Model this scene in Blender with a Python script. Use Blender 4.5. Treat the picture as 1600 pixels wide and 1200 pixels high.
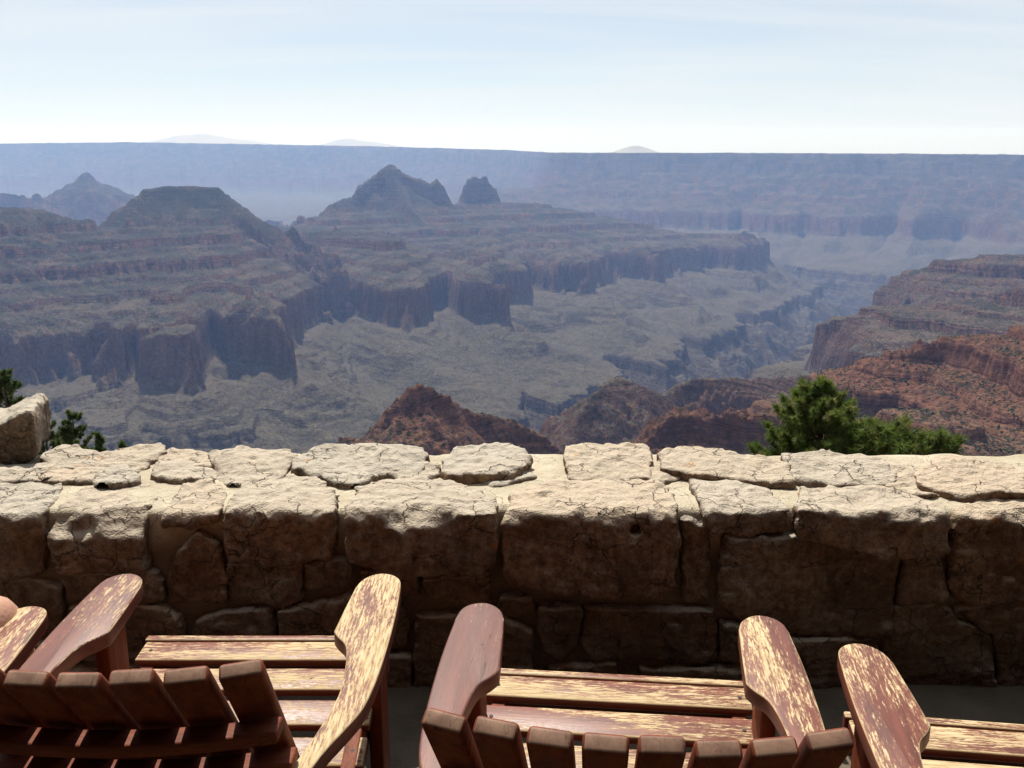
import bpy, bmesh, math, random
import numpy as np
from mathutils import Vector, Matrix

for o in list(bpy.data.objects):
    bpy.data.objects.remove(o)
scene = bpy.context.scene
COL = scene.collection

# ------------------------------------------------------------------ camera
F_PX, Y0 = 1500.0, 222.0              # focal length in 1600-px photo pixels, row of the level horizon
CAM_H = 1.65
PITCH = math.atan((600.0 - Y0) / F_PX)
cam_data = bpy.data.cameras.new('camera')
cam_data.sensor_width = 36.0
cam_data.lens = 36.0 * F_PX / 1600.0
cam_data.clip_start = 0.05
cam_data.clip_end = 300000.0
cam = bpy.data.objects.new('camera', cam_data)
cam.location = (0, 0, CAM_H)
cam.rotation_euler = (math.pi / 2 - PITCH, 0, 0)
COL.objects.link(cam)
scene.camera = cam

# ------------------------------------------------------------------ light
SUN_EL, SUN_AZ = math.radians(57), math.radians(-15)      # azimuth from +Y towards +X
world = bpy.data.worlds.new('World')
scene.world = world
world.use_nodes = True
wn, wl = world.node_tree.nodes, world.node_tree.links
wn.clear()
w_out = wn.new('ShaderNodeOutputWorld')
w_bg = wn.new('ShaderNodeBackground')
w_sky = wn.new('ShaderNodeTexSky')
w_sky.sky_type = 'NISHITA'
w_sky.sun_disc = False
w_sky.sun_elevation = SUN_EL
w_sky.sun_rotation = SUN_AZ
w_sky.altitude = 2500
w_sky.air_density = 1.0
w_sky.dust_density = 1.2
w_sky.ozone_density = 1.0
w_bg.inputs['Strength'].default_value = 0.072
# thin high cirrus: a pale veil whose thickness follows long stretched noise, the same all round the sky
w_tc = wn.new('ShaderNodeTexCoord')
w_sep = wn.new('ShaderNodeSeparateXYZ')
wl.new(w_tc.outputs['Generated'], w_sep.inputs[0])
w_add = wn.new('ShaderNodeMath'); w_add.operation = 'ADD'; w_add.inputs[1].default_value = 0.12
w_abs = wn.new('ShaderNodeMath'); w_abs.operation = 'ABSOLUTE'
wl.new(w_sep.outputs['Z'], w_abs.inputs[0]); wl.new(w_abs.outputs[0], w_add.inputs[0])
w_dx = wn.new('ShaderNodeMath'); w_dx.operation = 'DIVIDE'
w_dy = wn.new('ShaderNodeMath'); w_dy.operation = 'DIVIDE'
wl.new(w_sep.outputs['X'], w_dx.inputs[0]); wl.new(w_add.outputs[0], w_dx.inputs[1])
wl.new(w_sep.outputs['Y'], w_dy.inputs[0]); wl.new(w_add.outputs[0], w_dy.inputs[1])
w_cmb = wn.new('ShaderNodeCombineXYZ')
wl.new(w_dx.outputs[0], w_cmb.inputs[0]); wl.new(w_dy.outputs[0], w_cmb.inputs[1])
w_map = wn.new('ShaderNodeMapping')
w_map.inputs['Rotation'].default_value = (0, 0, math.radians(-14))
w_map.inputs['Scale'].default_value = (0.35, 1.3, 1)
wl.new(w_cmb.outputs[0], w_map.inputs[0])
w_noi = wn.new('ShaderNodeTexNoise')
w_noi.inputs['Scale'].default_value = 1.1
w_noi.inputs['Detail'].default_value = 6
w_noi.inputs['Roughness'].default_value = 0.52
w_noi.inputs['Distortion'].default_value = 0.6
wl.new(w_map.outputs[0], w_noi.inputs['Vector'])
w_mr = wn.new('ShaderNodeMapRange')
w_mr.inputs['From Min'].default_value = 0.36
w_mr.inputs['From Max'].default_value = 0.66
w_mr.inputs['To Min'].default_value = 0.50
w_mr.inputs['To Max'].default_value = 0.80
wl.new(w_noi.outputs['Fac'], w_mr.inputs['Value'])
w_mix = wn.new('ShaderNodeMixRGB')
w_mix.inputs['Color2'].default_value = (8.7, 9.0, 9.0, 1)
wl.new(w_mr.outputs[0], w_mix.inputs['Fac'])
wl.new(w_sky.outputs[0], w_mix.inputs['Color1'])
wl.new(w_mix.outputs[0], w_bg.inputs['Color'])
wl.new(w_bg.outputs[0], w_out.inputs['Surface'])

sun_data = bpy.data.lights.new('sun', 'SUN')
sun_data.energy = 5.0
sun_data.angle = math.radians(0.53)
sun_data.color = (1.0, 0.94, 0.84)
sun = bpy.data.objects.new('sun', sun_data)
sun.rotation_euler = Vector((math.sin(SUN_AZ) * math.cos(SUN_EL), math.cos(SUN_AZ) * math.cos(SUN_EL), math.sin(SUN_EL))).to_track_quat('Z', 'Y').to_euler()
COL.objects.link(sun)

scene.view_settings.view_transform = 'Standard'
scene.view_settings.look = 'None'
scene.view_settings.exposure = 0.45
scene.view_settings.gamma = 1.0
scene.render.engine = 'CYCLES'
scene.cycles.use_denoising = True
scene.cycles.max_bounces = 5
scene.cycles.diffuse_bounces = 3
scene.cycles.glossy_bounces = 2
scene.cycles.transmission_bounces = 2
scene.cycles.volume_bounces = 1
scene.cycles.caustics_reflective = False
scene.cycles.caustics_refractive = False

# ------------------------------------------------------------------ helpers
def at_dist(px, py, r):
    """photo pixel + horizontal distance -> world point"""
    a = (px - 800.0) / F_PX
    b = (600.0 - py) / F_PX
    d = Vector((a, math.cos(PITCH) + b * math.sin(PITCH), -math.sin(PITCH) + b * math.cos(PITCH)))
    return Vector((0, 0, CAM_H)) + d * (r / math.hypot(d.x, d.y))

def at_z(px, py, z):
    a = (px - 800.0) / F_PX
    b = (600.0 - py) / F_PX
    d = Vector((a, math.cos(PITCH) + b * math.sin(PITCH), -math.sin(PITCH) + b * math.cos(PITCH)))
    return Vector((0, 0, CAM_H)) + d * ((z - CAM_H) / d.z)

def at_y(px, py, y):
    a = (px - 800.0) / F_PX
    b = (600.0 - py) / F_PX
    d = Vector((a, math.cos(PITCH) + b * math.sin(PITCH), -math.sin(PITCH) + b * math.cos(PITCH)))
    return Vector((0, 0, CAM_H)) + d * (y / d.y)

def _hash(ix, iy, iz, seed):
    h = (ix.astype(np.int64) * 374761393 + iy.astype(np.int64) * 668265263 + iz.astype(np.int64) * 2147483647 + seed * 1274126177) & 0xFFFFFFFF
    h = ((h ^ (h >> 13)) * 1274126177) & 0xFFFFFFFF
    h = (h ^ (h >> 16)) & 0xFFFFFFFF
    return (h.astype(np.float32) * np.float32(2.0 / 4294967295.0) - np.float32(1.0))

def noise2(x, y, seed=0):
    x = np.asarray(x, np.float64); y = np.asarray(y, np.float64)
    xi = np.floor(x); yi = np.floor(y)
    fx = (x - xi).astype(np.float32); fy = (y - yi).astype(np.float32)
    xi = xi.astype(np.int64); yi = yi.astype(np.int64)
    u = fx * fx * fx * (fx * (fx * 6 - 15) + 10); v = fy * fy * fy * (fy * (fy * 6 - 15) + 10)
    z0 = np.zeros_like(xi)
    def g(dx, dy):
        gx = _hash(xi + dx, yi + dy, z0, seed); gy = _hash(xi + dx, yi + dy, z0 + 7, seed)
        return gx * (fx - dx) + gy * (fy - dy)
    a = g(0, 0); b = g(1, 0); c = g(0, 1); d = g(1, 1)
    a = a + (b - a) * u; c = c + (d - c) * u
    return (a + (c - a) * v) * 1.5

def fbm2(x, y, octs=4, seed=0, gain=0.5, lac=2.03, ridged=False):
    s = 0; amp = 1.0; tot = 0
    for i in range(octs):
        n = noise2(x + 17.3 * i, y - 9.1 * i, seed + i)
        if ridged:
            n = 1 - 2 * np.abs(n)
        s = s + amp * n; tot += amp
        amp *= gain; x = x * lac; y = y * lac
    return s / tot

def noise3(x, y, z, seed=0):
    xi = np.floor(x); yi = np.floor(y); zi = np.floor(z)
    fx = (x - xi).astype(np.float32); fy = (y - yi).astype(np.float32); fz = (z - zi).astype(np.float32)
    xi = xi.astype(np.int64); yi = yi.astype(np.int64); zi = zi.astype(np.int64)
    u = fx * fx * (3 - 2 * fx); v = fy * fy * (3 - 2 * fy); w = fz * fz * (3 - 2 * fz)
    def h(dx, dy, dz):
        return _hash(xi + dx, yi + dy, zi + dz, seed)
    def lerp(a, b, t):
        return a + (b - a) * t
    x00 = lerp(h(0, 0, 0), h(1, 0, 0), u); x10 = lerp(h(0, 1, 0), h(1, 1, 0), u)
    x01 = lerp(h(0, 0, 1), h(1, 0, 1), u); x11 = lerp(h(0, 1, 1), h(1, 1, 1), u)
    return lerp(lerp(x00, x10, v), lerp(x01, x11, v), w)

def fbm3(x, y, z, octs=4, seed=0, gain=0.5, ridged=False):
    s = 0; amp = 1.0; tot = 0
    for i in range(octs):
        n = noise3(x, y, z, seed + i)
        if ridged:
            n = 1 - 2 * np.abs(n)
        s = s + amp * n; tot += amp
        amp *= gain
        x = x * 2.07 + 3.1; y = y * 2.07 - 1.7; z = z * 2.07 + 5.3
    return s / tot

def np_mesh(name, verts, faces, smooth=False):
    """verts (n,3), faces (m,3|4) arrays -> mesh"""
    me = bpy.data.meshes.new(name)
    verts = np.ascontiguousarray(verts, np.float32); faces = np.ascontiguousarray(faces, np.int32)
    k = faces.shape[1]
    me.vertices.add(len(verts)); me.vertices.foreach_set('co', verts.ravel())
    me.loops.add(faces.size); me.loops.foreach_set('vertex_index', faces.ravel())
    me.polygons.add(len(faces))
    me.polygons.foreach_set('loop_start', np.arange(0, faces.size, k, dtype=np.int32))
    if smooth:
        me.polygons.foreach_set('use_smooth', np.ones(len(faces), bool))
    me.update(calc_edges=True)
    return me

def link(name, me, mat=None, parent=None, label=None, cat=None, group=None, kind=None):
    o = bpy.data.objects.new(name, me)
    COL.objects.link(o)
    if mat is not None and me is not None and not me.materials:
        me.materials.append(mat)
    if parent is not None:
        o.parent = parent
    if label: o['label'] = label
    if cat: o['category'] = cat
    if group: o['group'] = group
    if kind: o['kind'] = kind
    return o

class NT:
    """small node-tree writer"""
    def __init__(self, name):
        self.m = bpy.data.materials.new(name); self.m.use_nodes = True
        self.t = self.m.node_tree; self.n = self.t.nodes; self.l = self.t.links
        self.b = self.n['Principled BSDF']; self.out = self.n['Material Output']
    def put(self, sock, v):
        if isinstance(v, bpy.types.NodeSocket): self.l.new(v, sock)
        elif v is not None:
            if hasattr(sock.default_value, '__len__') and not hasattr(v, '__len__'): v = (v,) * len(sock.default_value)
            if hasattr(v, '__len__') and len(v) == 3 and len(sock.default_value) == 4: v = (*v, 1)
            sock.default_value = v
    def node(self, t, out=0, **kw):
        n = self.n.new(t)
        ins = kw.pop('ins', {})
        for k, v in kw.items(): setattr(n, k, v)
        for k, v in ins.items(): self.put(n.inputs[k], v)
        return n.outputs[out]
    def math(self, op, a, b=None, c=None, clamp=False):
        n = self.n.new('ShaderNodeMath'); n.operation = op; n.use_clamp = clamp
        self.put(n.inputs[0], a); self.put(n.inputs[1], b)
        if c is not None: self.put(n.inputs[2], c)
        return n.outputs[0]
    def noise(self, vec, scale, detail=3, rough=0.5, dist=0.0, out='Fac'):
        return self.node('ShaderNodeTexNoise', out, ins={'Vector': vec, 'Scale': scale, 'Detail': detail, 'Roughness': rough, 'Distortion': dist})
    def voro(self, vec, scale, out='Distance', feature='F1'):
        return self.node('ShaderNodeTexVoronoi', out, feature=feature, ins={'Vector': vec, 'Scale': scale})
    def mapv(self, vec, scale=(1, 1, 1), loc=(0, 0, 0), rot=(0, 0, 0)):
        return self.node('ShaderNodeMapping', ins={'Vector': vec, 'Scale': scale, 'Location': loc, 'Rotation': rot})
    def range(self, v, a, b, c=0.0, d=1.0, smooth=True):
        return self.node('ShaderNodeMapRange', interpolation_type='SMOOTHSTEP' if smooth else 'LINEAR',
                         ins={'Value': v, 'From Min': a, 'From Max': b, 'To Min': c, 'To Max': d})
    def mix(self, f, a, b, mode='MIX'):
        n = self.n.new('ShaderNodeMixRGB'); n.blend_type = mode
        self.put(n.inputs[0], f); self.put(n.inputs[1], a); self.put(n.inputs[2], b)
        return n.outputs[0]
    def ramp(self, f, stops, interp='LINEAR'):
        n = self.n.new('ShaderNodeValToRGB'); r = n.color_ramp; r.interpolation = interp
        while len(r.elements) < len(stops): r.elements.new(0.5)
        for e, (p, c) in zip(r.elements, stops):
            e.position = p; e.color = (*c, 1)
        self.put(n.inputs[0], f)
        return n.outputs[0]
    def bump(self, h, strength=0.5, dist=0.01, normal=None):
        ins = {'Height': h, 'Strength': strength, 'Distance': dist}
        if normal is not None: ins['Normal'] = normal
        return self.node('ShaderNodeBump', ins=ins)
    def set(self, **kw):
        names = {'color': 'Base Color', 'rough': 'Roughness', 'normal': 'Normal', 'spec': 'Specular IOR Level', 'coat': 'Coat Weight', 'coat_rough': 'Coat Roughness', 'sss': 'Subsurface Weight'}
        for k, v in kw.items(): self.put(self.b.inputs[names[k]], v)
        return self.m

# ------------------------------------------------------------------ terrain
# Elevation follows the rock: a "potential" field P (how far in from the canyon's drainages) is mapped through the
# strata profile S, so every cliff band lies at its own level all over the canyon. Metres, relative to the patio.
S_P = [-2500, -1915, -1900, -1600, -1306, -1300, -1180, -1174, -1058, -1050, -970, -962, -885, -850, -760, -752, -612, -600, -480, -474, -370, -350, -240, -234, -150, -130, -30, -24, 60, 80, 270, 300, 380, 400, 700]
S_Z = [-1640, -1275, -1215, -1165, -1118, -1080, -1066, -1036, -1026, -998, -988, -968, -948, -740, -716, -702, -676, -642, -622, -606, -590, -532, -512, -498, -486, -438, -420, -404, -392, -350, -250, -130, -80, 0, 12]
D_R = [0, 4000, 10500, 12500]
D_Z = [180, 0, -292, -285]

def strat_offset(r):
    return np.interp(r, D_R, D_Z)

# (name, flat half-width, fall per metre, roughness, [(photo x, photo y, km), ...])
RIDGES = [
 ('left', 20, 0.80, 1.0, [(-500, 345, 5.7), (-250, 330, 5.8), (-60, 320, 5.9), (30, 326, 6.0), (72, 340, 6.05)]),
 ('left', 15, 0.72, 1.0, [(72, 346, 6.05), (110, 360, 6.1), (170, 364, 6.25), (200, 350, 6.35)]),
 ('left', 10, 0.5, 0.8, [(350, 322, 6.65), (385, 342, 6.75), (420, 354, 6.9)]),
 ('left', 20, 0.5, 0.8, [(420, 352, 6.9), (480, 354, 7.2), (500, 372, 7.8), (522, 345, 8.4)]),
 ('left', 30, 0.5, 1.0, [(300, 330, 6.3), (330, 400, 5.5), (400, 432, 5.0), (440, 452, 4.7), (450, 462, 4.5)]),
 ('left', 60, 1.0, 0.5, [(440, 462, 4.55), (470, 470, 4.4), (500, 480, 4.25), (515, 486, 4.15)]),
 ('centre', 40, 0.62, 0.7, [(505, 345, 8.4), (640, 320, 9.3), (720, 322, 9.8), (800, 322, 10.2)]),
 ('centre', 60, 0.6, 0.8, [(790, 318, 10.3), (845, 324, 10.3)]),
 ('centre', 90, 0.7, 0.8, [(862, 343, 10.1), (940, 347, 10.1), (985, 353, 10.1)]),
 ('centre', 60, 0.7, 0.8, [(985, 358, 10.1), (1060, 365, 10.2), (1120, 369, 10.25), (1170, 369, 10.2)]),
 ('centre', 110, 0.95, 0.55, [(1165, 367, 10.2), (1200, 361, 10.15), (1240, 362, 10.1)]),
 ('centre', 40, 1.1, 1.35, [(545, 330, 8.8), (560, 365, 7.8), (615, 388, 7.0), (660, 400, 6.6), (650, 420, 6.15), (655, 432, 5.85)]),
 ('centre', 50, 1.1, 1.35, [(730, 335, 9.8), (765, 358, 8.6), (770, 385, 7.4), (785, 412, 6.5), (800, 430, 5.9)]),
 ('centre', 60, 1.1, 1.35, [(845, 335, 10.1), (850, 372, 8.6), (862, 382, 8.2), (905, 396, 7.6), (945, 404, 7.35)]),
 ('centre', 60, 1.1, 1.2, [(985, 366, 10.0), (1000, 386, 8.6), (1040, 395, 8.1)]),
 ('centre', 30, 0.6, 0.8, [(560, 500, 4.75), (700, 560, 4.3), (760, 580, 4.1)]),
 ('centre', 30, 0.6, 0.8, [(800, 480, 5.4), (880, 520, 5.2), (960, 535, 5.25)]),
 ('cliffs', 60, 0.95, 0.7, [(2100, 340, 6.2), (1700, 395, 5.7), (1560, 404, 5.6), (1490, 410, 5.55)]),
 ('cliffs', 90, 1.1, 0.55, [(1490, 425, 5.5), (1430, 436, 5.4), (1325, 442, 5.35)]),
 ('cliffs', 40, 0.8, 0.8, [(2100, 400, 4.4), (1700, 455, 4.2), (1600, 468, 4.1), (1510, 482, 4.05)]),
 ('cliffs', 60, 1.1, 0.55, [(1510, 492, 4.0), (1400, 504, 3.85), (1320, 508, 3.75)]),
 ('cliffs', 30, 0.7, 0.6, [(1300, 545, 3.7), (1220, 558, 3.7), (1190, 562, 3.75)]),
 ('fin', 20, 1.3, 1.0, [(1330, 610, 2.6), (1200, 625, 2.7), (1060, 640, 2.75)]),
 ('red', 20, 1.9, 1.5, [(2300, 380, 1.5), (1800, 470, 1.7), (1600, 510, 1.85), (1480, 532, 1.9), (1400, 556, 1.9), (1360, 573, 1.9)]),
 ('red', 14, 2.2, 1.3, [(1360, 576, 1.9), (1290, 592, 1.92), (1220, 625, 1.95)]),
 ('red', 14, 2.4, 1.4, [(1480, 640, 1.45), (1300, 655, 1.5), (1180, 650, 1.55), (1070, 643, 1.58), (1030, 655, 1.55), (1000, 690, 1.5)]),
 ('knob', 8, 2.2, 1.2, [(625, 665, 1.5), (730, 680, 1.55), (850, 715, 1.6)]),
 ('haze_butte', 60, 0.5, 0.7, [(60, 322, 13.0), (112, 310, 12.9), (150, 310, 12.9), (215, 326, 12.8)]),
 ('haze_butte', 60, 0.5, 0.7, [(-200, 300, 12.5), (0, 305, 12.6), (30, 318, 12.6)]),
 ('haze_butte', 60, 0.6, 0.7, [(215, 330, 12.0), (390, 326, 11.6), (470, 342, 11.4)]),
 ('far_rim', 120, 0.5, 0.8, [(800, 300, 16.5), (860, 298, 15.5), (900, 290, 15.8)]),
 ('near', 30, 1.25, 0.5, [(-3000, 700, 0.12), (800, 700, 0.05), (4000, 700, 0.12)]),
]
# free-standing summits: (region, steep fall, width of the steep part, gentle fall, flat half-width, skyline [(photo x, photo y, km), ...])
PEAKS = [
 ('left', 0.95, 60, 0.66, 40, [(192, 352, 6.35), (204, 330, 6.4), (216, 310, 6.45), (234, 295, 6.5), (262, 292, 6.5), (300, 292, 6.55), (332, 293, 6.6), (346, 304, 6.62), (372, 324, 6.65), (395, 340, 6.7), (425, 354, 6.8)]),
 ('left', 1.6, 60, 0.6, 40, [(-120, 318, 5.9), (0, 325, 6.0), (55, 334, 6.02), (72, 342, 6.05), (80, 352, 6.05)]),
 ('centre', 2.1, 105, 0.5, 8, [(548, 312, 9.1), (560, 290, 9.15), (580, 277, 9.2), (597, 263, 9.25), (609, 256, 9.3), (617, 259, 9.3), (630, 270, 9.35), (645, 277, 9.35), (660, 280, 9.4), (672, 287, 9.45), (682, 279, 9.45), (692, 290, 9.45), (700, 307, 9.5)]),
 ('centre', 1.1, 120, 0.5, 10, [(610, 262, 9.25), (628, 300, 9.0), (640, 325, 8.7)]),
 ('centre', 3.6, 60, 0.5, 26, [(722, 306, 10.1), (728, 290, 10.1), (733, 280, 10.1), (741, 276, 10.15), (750, 279, 10.15), (757, 276, 10.15), (764, 287, 10.2), (772, 294, 10.2), (777, 308, 10.2)]),
 ('fin', 1.3, 40, 0.85, 5, [(905, 646, 2.45), (925, 618, 2.5), (945, 600, 2.55), (965, 588, 2.6), (985, 596, 2.6), (1010, 606, 2.62), (1040, 618, 2.65)]),
 ('fin', 1.5, 60, 0.9, 8, [(1030, 625, 2.7), (1060, 600, 2.8), (1100, 590, 2.85), (1160, 592, 2.8), (1230, 590, 2.7), (1330, 580, 2.6)]),
 ('knob', 1.6, 26, 0.85, 5, [(597, 672, 1.48), (606, 640, 1.49), (625, 620, 1.5), (640, 606, 1.5), (655, 600, 1.5), (672, 606, 1.51), (700, 622, 1.52), (725, 640, 1.55), (760, 648, 1.57), (800, 656, 1.6), (850, 682, 1.6), (890, 715, 1.6)]),
 ('haze_butte', 0.9, 110, 0.5, 20, [(60, 316, 13.0), (90, 300, 12.9), (106, 287, 12.9), (128, 283, 12.9), (131, 270, 12.9), (136, 269, 12.9), (140, 282, 12.9), (165, 288, 12.9), (180, 300, 12.8), (215, 320, 12.8)]),
]
# washes and creeks: (rise per metre, roughness, [(photo x, km, P), ...])
DRAINS = [
 (1.05, 1.0, [(300, 3.1, -1900), (560, 3.3, -1960), (740, 3.7, -2020), (840, 4.1, -2120), (930, 4.55, -2200), (1035, 5.1, -2280), (1125, 5.75, -2350), (1190, 6.5, -2420), (1250, 7.5, -2450), (1300, 8.8, -2500), (1325, 10.0, -2500), (1330, 11.2, -2500)]),
 (1.1, 1.0, [(-600, 11.8, -2500), (400, 12.0, -2500), (800, 11.9, -2500), (1000, 11.8, -2500), (1200, 11.7, -2500), (1330, 11.2, -2500), (1500, 11.0, -2500), (1900, 11.3, -2500)]),
 (1.3, 0.5, [(498, 7.3, -450), (515, 6.5, -900), (540, 5.7, -1150), (572, 4.9, -1450), (640, 4.4, -1750), (720, 4.0, -1980), (790, 3.9, -2080)]),
 (1.5, 0.5, [(690, 7.4, -600), (703, 6.5, -900), (708, 5.8, -1080), (735, 5.2, -1500), (800, 4.8, -1950), (860, 4.3, -2150)]),
 (1.25, 0.6, [(815, 8.4, -600), (835, 7.4, -950), (870, 6.7, -1250), (910, 6.3, -1700), (960, 5.9, -2020), (1030, 5.3, -2280)]),
 (1.25, 0.6, [(935, 9.2, -600), (965, 8.4, -950), (1000, 7.8, -1400), (1040, 7.2, -1850), (1090, 6.7, -2080), (1140, 6.1, -2380)]),
 (1.2, 0.6, [(1060, 9.7, -700), (1080, 9.1, -1000), (1120, 8.5, -1700), (1170, 8.0, -2050), (1240, 7.4, -2450)]),
 (1.25, 0.6, [(1150, 9.3, -1100), (1190, 8.9, -1800), (1250, 8.4, -2150), (1290, 8.2, -2450)]),
 (1.4, 0.5, [(1370, 4.6, -1050), (1290, 4.85, -1600), (1200, 5.2, -1950), (1120, 5.6, -2350)]),
 (1.5, 0.5, [(1250, 3.25, -1000), (1170, 3.4, -1500), (1080, 3.8, -1900), (960, 4.5, -2200)]),
 (1.5, 0.6, [(335, 4.9, -820), (350, 4.5, -960), (365, 4.2, -1150), (420, 3.7, -1500), (560, 3.35, -1950)]),
 (1.8, 0.8, [(205, 4.5, -850), (190, 4.1, -1000), (215, 3.6, -1350), (300, 3.2, -1850)]),
 (1.3, 0.5, [(1250, 13.4, -1000), (1240, 12.6, -1600), (1225, 12.2, -2000), (1205, 11.8, -2450)]),
 (1.3, 0.5, [(1490, 13.4, -1000), (1470, 12.8, -1600), (1430, 11.9, -2000), (1390, 11.2, -2450)]),
 (1.3, 0.5, [(1050, 13.6, -1000), (1030, 13.0, -1600), (1005, 12.3, -2000), (990, 11.9, -2450)]),
 (1.3, 0.5, [(1390, 14.0, -700), (1370, 13.2, -1200), (1340, 12.0, -1800)]),
 (1.3, 0.5, [(1150, 14.2, -700), (1140, 13.4, -1200), (1120, 12.0, -1800)]),
]
RIM_AZ = [-50, -28, -21, -8, 0, 1.2, 2.2, 4, 12, 20, 30, 50]
RIM_R = [27000, 27000, 26000, 24000, 21500, 20500, 16800, 16200, 15600, 15000, 14600, 14000]
RIM_Y = [224, 224, 222, 228, 234, 236, 237.5, 238, 238, 238.5, 239, 240]

REG_INFO = {
 'left': ('butte_ridge', 'broad flat-topped butte above long dark red cliff bands on the left', 'butte'),
 'centre': ('temple_ridge', 'peaked twin-summit temple ridge stepping down to grey terraces in mid canyon', 'butte'),
 'cliffs': ('cliff_ridge', 'red vertical-walled cliffs capped by ledges beyond the red shrub-dotted slope', 'cliff'),
 'fin': ('rock_fin', 'dark rocky fin above a grey-green slope behind the pine tree', 'ridge'),
 'red': ('red_ridge', 'sunlit red ledgy ridge dotted with green shrubs behind the pine tree', 'ridge'),
 'knob': ('rock_knob', 'small dark red shrub-covered knob just above the middle of the stone wall', 'hill'),
 'haze_butte': ('hazy_butte', 'pale blue hazy butte with a small pinnacle left of the flat-topped butte', 'butte'),
 'far_rim': ('far_rim', 'hazy blue layered wall of the far canyon rim under the horizon', 'cliff'),
 'floor': ('canyon_floor', 'grey-green terraces and dark inner gorge on the canyon floor', 'terrain'),
 'near': ('rim_slope', 'steep rim slope falling away just behind the stone wall', 'slope'),
}
reg_names = list(REG_INFO)

TQ = 1.0
AZ = np.radians(np.linspace(-33.5, 33.5, int(980 * TQ)))
RR = np.concatenate([np.geomspace(3.0, 1150, int(40 * TQ), endpoint=False), np.geomspace(1150, 3000, int(400 * TQ), endpoint=False),
                     np.geomspace(3000, 12000, int(440 * TQ), endpoint=False), np.geomspace(12000, 17500, int(80 * TQ), endpoint=False),
                     np.geomspace(17500, 28000, 40, endpoint=False), np.geomspace(28000, 46500, 8)])

CLIFF_IDS = [i for i, r in enumerate(RIDGES) if r[0] == 'cliffs']
def R_of(pts):
    return math.hypot(pts[0].x, pts[0].y)

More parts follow.
